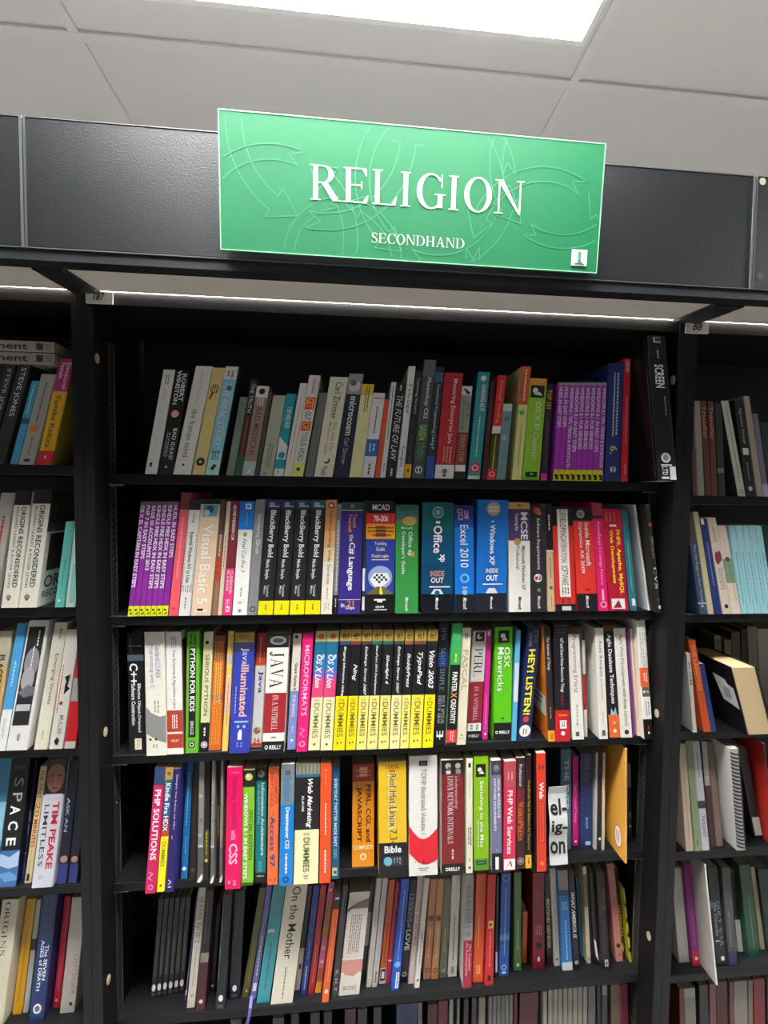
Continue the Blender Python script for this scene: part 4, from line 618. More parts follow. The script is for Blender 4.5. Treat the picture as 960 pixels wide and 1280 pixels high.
for _i in range(8): M6 += f"{685+6.2*_i:.1f} {690.6+6.2*_i:.1f} {685.5+6.2*_i:.1f} {1238-.6*_i:.1f} -|#9c988c|off-white magazine top|\n"
M6 += """
736 745 735.5 1233 -|#6c6c68|mid grey book top|
747 752 746 1233 -|#1c1c20|black slim book top|
753 760 752.5 1232 -|#3c444c|slate book top with pale grey head|0-.1:#8c8c88|
767 778 765.5 1231 -|#7c6250|brown leather-look book top|
780 790 777 1231 -|#7c1c3c|rich maroon book top|
"""  # cover colours of this low row include the shade it stands in
# left bookcase
L1 = """
-42 -26 -7 452 581|#202124|black paperback cut by the left frame edge||
-25 -12 7 453 581|#26282a|grey-black paperback with spaced author capitals||STEVE JONES~.06~.6~#a8aaa6~.5
-11 5 23 456 581|#25272a|grey-black paperback with spaced author capitals||STEVE JONES~.03~.52~#b8bab6~.5
12 22.4 40.6 476 581|#3a86a8|sky blue paperback with dark band|.45-.52:#1e4a62|*l~.05~.4~.3~.7~1~#8ac8e0
22.8 43 52 467.5 581|#8f8d86|pale grey paperback with orange dot||*l~.1~.55~.4~.6~1~#4c4a46 ; *c~.6~.45~.28~#b86a3c ; *l~.7~.9~.4~.6~1~#5c5a54 ; *q~.94~.97~.3~.7~k
45 64 73 448 581 hard=1 side=#8a7a34|#c09820|yellow paperback with magenta top and red foot|0-.31:#9c2466;.87-1:#a81c30|Emotional~.04~.29~#e8c8d8~.3~.72 ; Female~.04~.19~#e8c8d8~.3~.35 ; Yumiko Kadota~.34~.84~#3c2c10~.36~.5~ ; *e~.93~.5~.06~.14~w
"""
L2 = """
-24 -5 2 616 758|#a8a49c|plain white paperback at the left frame edge||*l~.2~.5~.3~.7~1~rs
1 22 19 614 758|#dcd8c8|cream 'Origins' paperback with dark jacket top|0-.12:#241c1b|ORIGINS RECONSIDERED~.13~.83~#1f3c3c~.3~.66~b ; RICHARD LEAKEY & ROGER LEWIN~.14~.83~#2c3434~.16~.3 ; *c~.91~.4~.16~#a87a5c ; *c~.93~.4~.08~G
23 46 43 612 758|#dcd8c8|cream 'Origins' paperback with dark jacket top|0-.12:#241c1b|ORIGINS RECONSIDERED~.13~.83~#1f3c3c~.3~.6~b ; RICHARD LEAKEY & ROGER LEWIN~.14~.83~#2c3434~.16~.26 ; *c~.91~.4~.16~#a87a5c ; *c~.93~.4~.08~G
68 80.6 83 652 758|#62b8ae|turquoise slim paperback||*l~.45~.75~.4~.6~1~#2c7c74 ; *c~.92~.4~.14~w
81.4 94 93 652 758|#c0dcd0|pale mint paperback tucked behind the post||*q~.5~.95~.3~.9~#8cc8bc
"""
L3 = """
-24 -7 -1 789 936|#b0a890|cream and orange paperback at the left frame edge|.3-1:#c8a060|PLACEBO~.2~.5~k~.5~.5~b
-6 6.4 22 779 936|#4a98cc|sky photograph paperback in blue and white|.68-1:#dcdcd8|*l~.3~.5~.3~.7~1~#a8d0e8 ; *l~.75~.9~.3~.6~2~g
6.7 34 36 775.6 937 hard=1|#dcdad4|wide white hardback with black and white portrait||*q~.05~.81~.1~.86~#1e1d1f ; *e~.33~.5~.34~.75~#8c8a8e ; *e~.46~.45~.3~.6~#a5a3a6 ; *l~.08~.2~.55~.7~1~w ; *l~.2~.38~.45~.55~1~w ; *p~.12,.56,.5,.5,.84,.52,.84,.58,.4,.6~#6c6a70 ; *q~.65~.7~.15~.8~#b8b6b8 ; *e~.9~.5~.08~.2~g
42 59 70 778 934|#d8d2be|cream 'Emerging Viruses' paperback||Morse~.05~.13~#5c5a50~.22~.6 ; Emerging Viruses~.25~.65~#4c4a44~.34~.55 ; *l~.85~.93~.4~.6~1~g
61 79 85 787 935|#dcd6cc|white paperback with red and black cartoon||*l~.3~.7~.1~.25~1~r ; *p~.4,.4,.8,.38,.5,.46,.9,.5,.5,.55,.7,.48~k ; *c~.62~.4~.14~br ; MULLER~.72~.88~#6c6a70~.3~.6 ; *p~.3,.93,.5,.9,.7,.93,.6,.97,.4,.96~k
80 94 97 790 937|#c81c24|red and blue paperback tucked behind the post|.4-.6:#a8a8a4;.94-1:#c8c8b8|
"""
L4 = """
-32 -5.5 -10 948 1108|#3c88b0|pale blue hardback cut by the frame edge|.35-.7:#8cc4dc|
-4.5 20 14.5 949 1109|#0d1013|black 'Space' book with blue earth at the foot|.72-1:#3c70ac|THE YEARS~.05~.08~#5c5c60~.6~.5~h ; S~.15~.22~#8c9098~.5~.55~ ; P~.27~.34~#b8bcc4~.5~.55~ ; A~.37~.44~W~.52~.52~b ; C~.49~.56~W~.52~.5~b ; E~.62~.68~W~.5~.48~b ; *p~0,.74,.5,.77,1,.72,1,.84,.5,.86,0,.83~#a8c0dc ; *p~0,.9,.6,.88,1,.92,1,.95,.4,.96~#6c9ccc
21 29.6 38 951 1100|#181c3c|slim navy paperback with small smiling portrait|.85-1:#2c3c8c|ASK AN~.42~.62~#98a8d0~.5~.6~b ; *c~.78~.5~.36~#c8988c ; *c~.74~.5~.3~#2c2420
30 38.4 50.5 958 1104|#dcc890|slim pale yellow '20 Minutes' paperback||THE FIRST~.03~.28~#8c2c2c~.5~.5~ ; 20~.32~.44~#b06030~.7~.5 ; MINUTES~.46~.7~#b8302c~.6~.5~b ; *l~.72~.9~.4~.6~1~g ; *q~.92~.98~.3~.7~k
38.8 67.3 61 946 1109.6 hard=1|#d4d4de|wide white autobiography with face on top|0-.3:#1c1416|*e~.16~.52~.42~.75~#8c5c50 ; *q~.02~.1~.15~.9~#3c2a24 ; *e~.1~.52~.34~.25~#8c5c50 ; *q~.145~.155~.25~.42~#2c1c18 ; *q~.145~.155~.62~.79~#2c1c18 ; *q~.16~.21~.48~.56~#a87464 ; *q~.24~.25~.38~.66~#5c2c28 ; *q~.29~.33~.1~.95~#c8ccd8 ; TIM PEAKE~.35~.86~#cc1c34~.3~.7~b ; LIMITLESS~.37~.84~#34383c~.22~.28~ ; *c~.92~.4~.09~g ; *c~.92~.4~.06~#d4d4de
70 83.6 86 952 1105|#141a34|navy paperback with smiling portrait at foot|.84-1:#2c3c84|ASK AN~.3~.58~#c8d0e8~.32~.35~b ; *c~.8~.5~.36~#c8988c ; *c~.75~.5~.3~#2c2420
84.6 96 99 956 1104|#141830|navy paperback tucked behind the post|.84-1:#2c3c84|*c~.8~.5~.36~#c8988c
"""
L5 = """
-19 3 3 1125 1284|#d4ceb4|cream paperback with widely spaced black capitals||ORIGINS~.02~.45~#2c2a24~.3~.4~s
15 28 33.6 1124 1268|#d8a014|mustard yellow paperback||*l~.3~.9~.4~.6~1~#a87410
28.3 35 45 1125 1266|#b8bab8|white paperback with dark torn band|.35-.45:#24201c|*l~.55~.9~.4~.7~1~#7cb0c8
35.4 54.5 54 1119 1277|#123468|navy 'Seven Ages of Death' hardback||RICHARD~.03~.26~#4c5c7c~.24~.66~ ; SHEPHERD~.03~.26~#4c5c7c~.24~.34~ ; The SEVEN~.4~.68~#e4ecf8~.24~.68~b ; AGES of DEATH~.36~.76~#e4ecf8~.24~.38~b ; *e~.9~.5~.28~.34~w ; *e~.9~.5~.16~.2~#5c6c8c
65.6 74 80.5 1121 1260|#c81c38|slim red paperback||*l~.55~.85~.4~.6~1~#e88090 ; *c~.93~.5~.2~#f8c0b0
74.4 93 90 1122 1266|#c9c0b4|off-white paperback against the post||OUTSIDER~.5~.85~#a87484~.3~.75 ; *q~.91~.94~.6~.8~k
"""
# right bookcase
R1 = """
866 872 862 501 620|#5a3a34|slim brown paperback beside the post||
872.4 881 866 501 620|#8a887e|grey paperback with faint serif title||TRAVELS~.05~.4~#a87c74~.5
882 889.6 875.5 501 620|#5c3430|brown-red paperback with shiny foot||Traveller~.05~.4~#b08478~.6
890 897.6 884.5 502 620|#5f3830|brown-red paperback with shiny foot||Traveller~.05~.4~#b08478~.6
898.6 907 893.7 504 620|#2c3432|dark green-black paperback|.7-.75:#6c7470|
923 932.6 901.5 501 620 side=#2c3030|#b5b4a6|white paperback with faint spine text||*l~.05~.85~.35~.65~1~#7c7c70 ; *c~.95~.5~.26~G ; *c~.95~.5~.18~#b5b4a6
933 946 918 500 620|#1c1c1d|black paperback with white badge||Agrarian World~.08~.45~#a8a8a4~.34~.45 ; *q~.5~.57~.2~.8~#c8c8c4 ; *l~.65~.85~.4~.6~1~g ; *c~.92~.5~.22~#b8b8b4
947 954.6 929 495 620|#968c7c|cream-brown paperback||*l~.15~.3~.4~.6~1~R
955 962 940.6 517 620|#6a6478|purple-grey paperback|.85-1:#a898c0|
963 975 950 528 620|#24342e|dark green paperback at the frame edge||
"""
R2 = """
874.8 885.6 862 676 767|#42506a|slate blue 'New World' paperback|.84-.86:#c8d0dc|The Old Regime New World~.05~.82~#b8c4d8~.4 ; *p~.3,.9,.5,.86,.6,.9~w
886 893 866 640 767|#c9c394|pale yellow paperback with faded plain spine||
893.4 903.5 876 648.5 767|#24366e|navy blue paperback with dark left edge||*l~.25~.7~.3~.7~1~#7c90c0 ; *q~.0~.06~.1~.5~w
904 915.6 882 647 767|#dccab8|cream paperback with red-robed figures||*l~.1~.25~.3~.7~2~#8c7c50 ; *e~.42~.4~.26~.7~#8c2430 ; *e~.4~.7~.2~.6~#6c3c44 ; *l~.52~.75~.2~.8~4~#8c7c74 ; *q~.9~.94~.3~.7~k
916 927 896 657 767|#dccdba|cream paperback with green middle patch|.38-.65:#7c9478|*c~.38~.5~.26~#3c4434 ; *l~.45~.85~.6~.75~1~#7c7468
"""
for _i in range(5): R2 += f"{927.4+8.3*_i:.1f} {935.3+8.3*_i:.1f} {911+8.3*_i:.1f} 657 767|#9ccdd4|pale turquoise paperback||*l~.3~.9~.35~.65~1~#4c8c98\n"
R2 += "969 978 954 657 767|#1c3434|dark teal paperback past the turquoise row|\n"
R3 = """
866.6 872 858 817 912.9 side=#c9c7c0|#d6d4cc|white paperback showing its creased cover||ALIAM~.1~.4~G~.5
880 889.4 860 800 913|#cc5424|orange paperback leaning left||THE LANDING~.05~.55~#e8a888~.5
889.8 896 874.5 830 910|#2a3c74|slim blue hardback beside orange one||
"""
R4 = """
857.8 868 851 930 1064|#d0bca4|peach paperback beside the post||*l~.3~.9~.4~.6~1~#b08c7c
868.6 877.6 856 926 1064|#8a9a74|sage green paperback||*l~.9~.95~.3~.7~1~#4c5c3c
878 887.4 863 927 1063|#c4c4c8|light grey paperback with black label|.55-.62:#34343c|*l~.1~.34~.3~.7~1~#8c8c94 ; THOUGHTS~.68~.88~#54545c~.46
888 895 877 927 1060|#4a2c34|slim maroon book with pale grey upper label|0-.42:#a8a6a0|DAKSHI~.08~.36~#c8c4bc~.5
896 904.4 884 928 1058|#7c6858|taupe brown paperback||
"""
R5 = """
849 864.4 846 1085 1203|#bcb8b0|white paperback tight against the post||
865 876.6 853 1080 1207|#8c3480|purple paperback with red foot|.86-1:#c82c38|*l~.45~.8~.35~.65~1~#c070b8 ; *c~.93~.5~.2~w
893 895 869 1081 1220 Y=.015 side=#bdb8ae|#e0dcd4|white leaflet with curved front sheet||
896 909 884 1084 1208|#16181b|black 'Holy War' hardback with crest||HOLY WAR~.35~.8~#8c9098~.34~.7~s ; The Crusades~.36~.7~#a8acb4~.26~.36~i ; *c~.38~.0~.3~G ; *q~.74~.75~.1~.5~w ; *q~.9~.94~.5~.8~w
912 922.6 902 1085 1208|#4a4648|dark grey paperback with blue foot|.85-1:#1c2848|*l~.45~.8~.3~.5~1~g
923 930 914 1090 1190|#c8c6bc|short white booklet|0-.6:#1a1c1c|
931.7 950.4 917 1082 1197|#1f4a38|dark green hardback||*l~.35~.9~.5~.6~1~#8ca89c
951 958 938 1084 1187|#b4a888|cream paperback beyond the green one||
959 975 946 1087 1190|#14302e|blackish teal paperback at the frame edge||
"""
R6 = """
852 858 849 1236 -|#6c3424|russet book top beside the post|
859 873 855 1236 -|#a8a49a|grey-white book top|.1-.6:#8c8880|
877 888 874 1232 -|#26282c|charcoal book top next to grey-white one|
889 897 887 1230 -|#7c4c50|dusky pink book top|
898 912 895 1228 -|#4c1c20|dark oxblood book top|
914 918 912 1228 -|#7c5048|slim copper book top|
919 936 917 1227 -|#948c86|wide pale grey book top|
937 943 935 1226 -|#7c6c5c|taupe book top|
944 958 942 1224 -|#84202c|mottled red book top|
960 970 958 1224 -|#2c1c20|black-brown book top at frame edge|
"""
# ------------------------------------------------------------------ the room
LAM = mat('#111214', .45, 'laminate', .3); LAMD = mat('#17191b', .5, 'laminate', .35)
def slab(name, x0, y0, z0, x1, y1, z1, m, kind='structure', parent=None):
    b = MB(); b.box(x0, y0, z0, x1, y1, z1, m); o = b.build(name, parent); 
    if kind: o['kind'] = kind
    return o
RX0, RX1, RY0, RY1 = -3.6, 3.6, -2.0, 3.4
slab('floor', RX0, RY0, -.05, RX1, RY1, 0, mat('#7c7a78', .5, 'concrete'))
wallm = mat('#6f6e6c', .8, 'concrete')
slab('wall_back', RX0, RY1, 0, RX1, RY1+.1, CEIL+.06, wallm)
slab('wall_front', RX0, RY0-.1, 0, RX1, RY0, CEIL+.06, mat('#2c2b2a', .8, 'concrete'))
slab('wall_left', RX0-.1, RY0, 0, RX0, RY1, CEIL+.06, wallm)
slab('wall_right', RX1, RY0, 0, RX1+.1, RY1, CEIL+.06, wallm)
# ceiling: plasterboard deck, tee bars and lay-in tiles
def ceil_pt(px, py): return onz(px, py, CEIL)
gx0 = ceil_pt(102, 57).x; gx1 = ceil_pt(715, 107).x; gy = ceil_pt(480, 83).y
TX = (gx1 - gx0); TY = TX/2
ceiling = slab('ceiling', RX0, RY0, CEIL+.03, RX1, RY1, CEIL+.06, mat('#8c8a86', .9, 'concrete'))
tile_m = mat('#dcdbd9', .92, 'ceiling_tile', .2); bar_m = mat('#dedddb', .6, 'paper', .3)
xs = [gx0 + TX*k for k in range(-3, 4)]; ys = [gy + TY*k for k in range(-4, 6)]
hb = .012
for x in xs:
    if RX0 < x < RX1: b = MB(); b.box(x-hb, RY0, CEIL-.002, x+hb, RY1, CEIL+.004, bar_m); b.build('tee_bar', ceiling)
for y in ys:
    if RY0 < y < RY1: b = MB(); b.box(RX0, y-hb, CEIL-.0025, RX1, y+hb, CEIL+.0035, bar_m); b.build('tee_bar', ceiling)
lamp_cells = {(3, 3), (1, 3), (5, 3), (3, 7), (1, 7), (5, 7), (3, 0), (1, 0), (5, 0)}
def tile_mesh(w, h):
    b = MB(); b.box(-w/2, -h/2, 0, w/2, h/2, .015, tile_m, .003); return b
tproto = None
for i in range(len(xs)-1):
    for j in range(len(ys)-1):
        x0, x1, y0, y1 = xs[i], xs[i+1], ys[j], ys[j+1]
        if x1 > RX1 or x0 < RX0 or y0 < RY0 or y1 > RY1: continue
        if tproto is None:
            tproto = tile_mesh(TX-.004, TY-.004).build('ceiling_tile', ceiling); o = tproto
        else:
            o = tproto.copy(); S.collection.objects.link(o)
        o.location = ((x0+x1)/2, (y0+y1)/2, CEIL+.005)
# ceiling lights
lc = ceil_pt(727, 45)
lx1, ly1 = lc.x, lc.y; LW = TX - 2*(gx1 - lx1); LH = .72
diff_m = mat('#ffffff', .5, 'diffuser', emit=LAMP); fr_m = mat('#f2f2f0', .4, 'white_frame')
def light(cx_, cy_, label, em=None):
    t = empty('ceiling_light', (cx_, cy_, CEIL), label, 'ceiling light', 'ceiling light panels')
    b = MB(); w, h = LW/2, LH/2
    for q in ((-w-.012, -h-.012, w+.012, -h), (-w-.012, h, w+.012, h+.012), (-w-.012, -h, -w, h), (w, -h, w+.012, h)):
        b.box(q[0], q[1], -.012, q[2], q[3], .004, fr_m)
    b.build('frame', t)
    b = MB(); b.box(-w, -h, -.009, w, h, .002, em or diff_m); b.build('diffuser', t)
    return t
light(lx1 - LW/2, ly1 - LH/2, 'bright rectangular ceiling light panel above the green sign')
fill_m = mat('#fffefc', .5, 'diffuser', emit=LAMP*.5)  # dimmer panels out of view, added as fill light
for k, (ix, iy, nm) in enumerate([(-2, 0, 'unseen fill light panel added on the ceiling far to the left along the aisle'), (2, 0, 'unseen fill light panel added on the ceiling far to the right along the aisle'),
        (0, 4, 'unseen fill light panel added over the aisle behind the bookcases')]):
    light(lx1 - LW/2 + ix*TX, ly1 - LH/2 + iy*TY, nm, fill_m)
# ------------------------------------------------------------------ bookcases
YF = .04; BACK = .187
top_z = at(480, 383, 0).z
xpl0, xpl1, xpl2 = at(92.5, 620, 0).x, at(105.5, 620, 0).x, at(118.8, 620, 0).x
xpr0, xpr1, xpr2 = at(841.5, 620, 0).x, at(852.5, 620, 0).x, at(863.5, 620, 0).x
PITCH = xpr1 - xpl1
def zavg(*p): return sum(at(x, y, YF).z for x, y in p)/len(p)
ZM = [zavg((140, 592), (846, 603)), zavg((160, 768), (831, 764)), zavg((150, 941), (815, 922)), zavg((160, 1101), (806, 1065.5)), zavg((137, 1277), (800, 1217))]
ZL = [zavg((45, 581)), zavg((45, 758.5)), zavg((45, 935)), zavg((45, 1108)), zavg((45, 1283))]
ZR = [zavg((900, 620)), zavg((900, 767)), zavg((900, 913)), zavg((880, 1064)), zavg((880, 1216))]
pin_m = mat('#d8d6d0', .25, 'steel', .5, .9); cam_m = mat('#b8a890', .5, 'plastic'); track_m = mat('#5c5850', .35, 'track', .5, .7)
edge_m = mat('#c8c0b0', .3, 'track_edge', .5, .8); slot_m = mat('#0c0c0c', .8, 'slot')
def bookcase(x0, x1, zs, label, tl, tr):
    t = empty('bookcase', (x0, 0, 0), label, 'bookcase', 'black bookcases in the row'); w = x1-x0
    for a, b_ in ((0, tl), (w-tr, w)):
        b = MB(); b.box(a+.0004, 0, 0, b_-.0004, BACK+.012, top_z, LAM, .001); b.build('side_panel', t)
    b = MB(); b.box(tl, BACK, 0, w-tr, BACK+.01, top_z-.02, LAMD); b.build('back_panel', t)
    b = MB(); b.box(tl, .002, top_z-.02, w-tr, BACK+.01, top_z-.0005, LAM); b.build('top_panel', t)
    allz = list(zs); allz.append(zs[-1] - (zs[0]-zs[-1])/4)
    for z in allz:
        b = MB(); b.box(tl+.001, YF, z-.019, w-tr-.001, BACK, z, LAM, .0012); b.build('shelf', t)
    b = MB(); b.box(tl, .02, 0, w-tr, .035, .09, LAM); b.build('plinth', t)
    for s, xa in ((1, tl), (-1, w-tr)):
        x_a, x_b = (xa, xa+s*.0018)
        b = MB(); b.box(min(x_a, x_b), .047, .3, max(x_a, x_b), .064, top_z-.07, track_m)
        z = .32
        while z < top_z-.09:
            xs_ = xa+s*.0019; b.add([(xs_, .050, z), (xs_, .061, z+.006), (xs_, .061, z+.010), (xs_, .050, z+.004)], [(0,1,2,3)], slot_m); z += .0135
        b.build('shelf_track', t)
        b = MB(); b.box(min(xa, xa+s*.0021), .0645, .3, max(xa, xa+s*.0021), .0662, top_z-.07, edge_m); b.build('track_edge', t)
        for z in allz:       # clip under every shelf end, pins in the track
            b = MB(); b.box(min(xa, xa+s*.026), .044, z-.0235, max(xa, xa+s*.026), .056, z-.0195, pin_m, .0008); b.build('shelf_clip', t)
        for z in (ZC+.24, ZC-.06, ZC-.13, ZC-.38, ZC-.45, ZC-.62, ZC-.92):
            b = MB(); xm = xa+s*.003
            b.box(min(xa, xm), .053, z-.002, max(xa, xm), .057, z+.002, pin_m, .0006); b.build('pin', t)
        for z, y in ((ZC+.24, .012), (ZC-.455, .02), (ZC-.945, .018)):
            b = MB(); n = 12; xm = xa+s*.0015
            p = [(xm, y+.006*math.cos(2*math.pi*q/n), z+.009*math.sin(2*math.pi*q/n)) for q in range(n)]
            p2 = [(xa, yy, zz) for _, yy, zz in p]
            b.add(p+p2, [tuple(range(n))] + [(q, n+q, n+(q+1) % n, (q+1) % n) for q in range(n)], cam_m); b.build('cam_cover', t)
    return t
bookcase(xpl1, xpr1, ZM, 'black middle bookcase under the green sign', xpl2-xpl1, xpr1-xpr0)
bookcase(xpl1-PITCH, xpl1, ZL, 'black bookcase left of the middle one, cut by the frame', xpr1-xpr0, xpl1-xpl0)
bookcase(xpr1, xpr1+PITCH, ZR, 'black bookcase right of the middle one, cut by the frame', xpr2-xpr1, xpl2-xpl1)
# ------------------------------------------------------------------ header fascia over the bookcases
hz0 = (at(30, 309, -.125).z + at(940, 362.5, -.125).z)/2; hz1 = (at(30, 147, -.125).z + at(940, 220, -.125).z)/2
fas = empty('header_canopy', (0, -.125, hz0), 'long black header fascia on arms above the three bookcases', 'shelf header')
FM = mat('#0d0f11', .42, 'fascia', .32); FE = mat('#3a3c3e', .5, 'worn_edge'); SO = mat('#ddd6cc', .6, 'paper', .3)
def fbox(name, x0, y0, z0, x1, y1, z1, m, bev=0):
    b = MB(); b.box(x0, y0+.125, z0-hz0, x1, y1+.125, z1-hz0, m, bev); return b.build(name, fas)
s0 = at(30, 230, -.125).x; s1 = at(942, 290, -.125).x; sp = s1-s0
for a, b_ in ((s0-sp, s0), (s0, s1), (s1, s1+sp)):
    fbox('fascia_panel', a+.0012, -.125, hz0+.002, b_-.0012, -.107, hz1, FM, .0012)
    fbox('worn_lower_edge', a+.0012, -.1256, hz0, b_-.0012, -.107, hz0+.0018, FE)
    fbox('worn_upper_edge', a+.0012, -.1256, hz1+.0002, b_-.0012, -.107, hz1+.0016, FE)
for x in (s0, s1):
    fbox('panel_joint', x-.0045, -.1265, hz0, x-.0008, -.1253, hz1+.001, FE); fbox('panel_joint', x+.0008, -.1265, hz0, x+.0035, -.1253, hz1+.001, mat('#2a2c2e', .5, 'worn_edge'))
fbox('lower_rail', s0-sp, -.1235, hz0-.016, s1+sp, -.100, hz0-.0004, mat('#1c1f22', .4, 'laminate'))
zsof = top_z+.004
fbox('soffit_panel', s0-sp, -.0995, hz0-.001, s1+sp, -.0003+.0, hz0+.004, SO) if False else None
for (a, b_) in ((xpl1-PITCH+.04, at(92, 361, 0).x), (at(126, 361, 0).x, at(841, 397, 0).x), (at(872.5, 397, 0).x, xpr1+PITCH-.01)):
    b = MB()      # slopes from the rail down to the bookcase top
    vs = []
    for yy, zz in ((-.0995, hz0-.012), (-.001, top_z+.0005)):
        for xx in (a, b_): vs += [(xx, yy+.125, zz-hz0), (xx, yy+.125, zz+.004-hz0)]
    b.add(vs, [(0,2,6,4),(1,5,7,3),(0,4,5,1),(2,3,7,6),(0,1,3,2),(4,6,7,5)], SO); b.build('soffit_panel', fas)
    st = mat('#ffe9cf', .5, 'light_strip', emit=STRIP)
    b = MB(); b.box(a+.002, -.0095+.125, top_z+.0002-hz0, b_-.002, -.0035+.125, top_z+.0032-hz0, st); b.build('light_strip', fas)
for a, b_ in ((at(92, 361, 0).x, at(126, 361, 0).x), (at(841, 397, 0).x, at(872.5, 397, 0).x)):
    b = MB(); vs = []
    for yy, zz in ((-.0995, hz0-.014), (-.0005, top_z-.0005)):
        for xx in (a, b_): vs += [(xx, yy+.125, zz-.004-hz0), (xx, yy+.125, zz+.012-hz0)]
    b.add(vs, [(0,2,6,4),(1,5,7,3),(0,4,5,1),(2,3,7,6),(0,1,3,2),(4,6,7,5)], mat('#1f2225', .4, 'laminate')); b.build('bracket_arm', fas)
for px, py in ((953, 227), (950, 345)):
    p = at(px, py, -.125); b = MB(); n = 12; r_ = .006
    b.add([(p.x+r_*math.cos(6.283*q/n), -.0006, p.z-hz0+r_*math.sin(6.283*q/n)) for q in range(n)], [tuple(range(n))], mat('#8c8878' if py < 300 else '#222427', .5, 'cap')); b.build('screw_cap', fas)
# ------------------------------------------------------------------ the green sign
c = [at(273, 134, -.150), at(756, 178, -.150), at(747, 341, -.137), at(274, 311, -.137)]
zt = (c[0].z + c[1].z)/2; zb = (c[2].z + c[3].z)/2; xl = (c[0].x + c[3].x)/2; xr = (c[1].x + c[2].x)/2
SW = xr-xl; SH = zt-zb; tilt = math.atan2(.013, SH)
sg = empty('sign', (xl, -.137, zb), "green hanging sign reading RELIGION SECONDHAND on the black header", 'sign'); sg.rotation_euler = (tilt, math.atan2(c[0].z-c[1].z + c[3].z-c[2].z, 2*SW)*1.0, 0)
GS = mat('#1b6b43', .45, 'cover', .25)
b = MB(); b.box(0, 0, 0, SW, .005, SH, GS, .0008); b.build('board', sg)
b = MB(); le = mat('#86b894', .4, 'edge')
for q in ((0, 0, SW, .0015), (0, SH-.0015, SW, SH), (0, 0, .0015, SH), (SW-.0015, 0, SW, SH)): b.box(q[0], -.0004, q[1], q[2], -.0001, q[3], le)
b.build('border_line', sg)
# recycling arrows: outlined rings with arrow heads, clipped to the board
def ribbon(mb, pts, wd_, m, y):
    for (xa, za), (xb, zb_) in zip(pts, pts[1:]):
        if not all(.003 < q < SW-.003 for q in (xa, xb)) or not all(.003 < q < SH-.003 for q in (za, zb_)): continue
        dx, dz = xb-xa, zb_-za; L = math.hypot(dx, dz) or 1; nx, nz = -dz/L*wd_/2, dx/L*wd_/2
        mb.add([(xa-nx, y, za-nz), (xb-nx, y, zb_-nz), (xb+nx, y, zb_+nz), (xa+nx, y, za+nz)], [(0,1,2,3)], m)
b = MB(); am = mat('#2f8459', .4, 'print')
def arrow(cx_, cz_, ri, ro, a0, a1):
    n = 26; A = [math.radians(a0 + (a1-a0)*k/n) for k in range(n+1)]; sg_ = 1 if a1 > a0 else -1
    P1 = [(cx_+ro*math.cos(a), cz_+ro*math.sin(a)) for a in A]; P2 = [(cx_+ri*math.cos(a), cz_+ri*math.sin(a)) for a in A][::-1]
    at_ = A[-1] + sg_*.3; g = (ro-ri)*.55; rm = (ri+ro)/2
    head = [(cx_+(ro+g)*math.cos(A[-1]), cz_+(ro+g)*math.sin(A[-1])), (cx_+rm*math.cos(at_), cz_+rm*math.sin(at_)), (cx_+(ri-g)*math.cos(A[-1]), cz_+(ri-g)*math.sin(A[-1]))]
    at2 = A[0] + sg_*.16; notch = [(cx_+rm*math.cos(at2), cz_+rm*math.sin(at2))]
    ribbon(b, P1 + head + P2 + notch + [P1[0]], .0016, am, -.0003)
for (u, v, ro, ph) in ((.255, .08, .14, 20), (.135, .86, .125, 70), (.55, .4, .125, 10), (.89, .2, .12, 120), (.845, .86, .125, 60), (.31, 1.02, .09, 95)):
    for k in range(3): arrow(SW*u, SH*(1-v), ro*.83, ro, ph+120*k, ph+120*k+96)
b.build('arrow_pattern', sg)
def signtext(body, u0, u1, v0, v1, name):
    vs, fs, asp = serif_mesh(body); b = MB(); y = -.0006
    b.add([(SW*(u0+a*(u1-u0)), y, SH*(1-v1) + q*SH*(v1-v0)) for a, q in vs], fs, mat('#b4b8b0', .5, 'print')); b.build(name, sg)
signtext('RELIGION', .225, .788, .335, .59, 'lettering'); signtext('SECONDHAND', .382, .63, .80, .875, 'lettering')
b = MB(); b.box(SW*.925, -.0012, SH*.05, SW*.968, -.0005, SH*.175, mat('#eef0ea', .5, 'print'))
b.box(SW*.942, -.0016, SH*.085, SW*.951, -.0013, SH*.16, mat('#2f8a5c', .5, 'print')); b.box(SW*.932, -.0016, SH*.06, SW*.961, -.0013, SH*.066, mat('#3a4a40', .5, 'print')); b.box(SW*.936, -.0016, SH*.072, SW*.957, -.0013, SH*.076, mat('#3a4a40', .5, 'print'))
b.build('logo_sticker', sg)
# number cards on the posts
for x0, y0, x1, y1, s, lab in ((107, 362, 140.5, 378.5, '187', "small white card with handwritten 187 on the left post"), (857.5, 400, 886.5, 416, '88', "small white card with handwritten 88 on the right post")):
    p = at(x0, y1, -.004); q = at(x1, y0, -.004); cd = empty('number_card', (p.x, -.004, p.z), lab, 'card', 'handwritten number cards')
    W_, H_ = q.x-p.x, q.z-p.z; b = MB(); b.box(0, 0, 0, W_, .003, H_, mat('#d4d0ca', .7, 'paper'), .0004); b.build('card', cd)
    vs, fs, asp = text_mesh(s, True, True); b = MB(); b.add([(W_*(.28+a*.44), -.0004, H_*(.2+z*.55)) for a, z in vs], fs, mat('#121214', .6, 'ink')); b.build('lettering', cd)
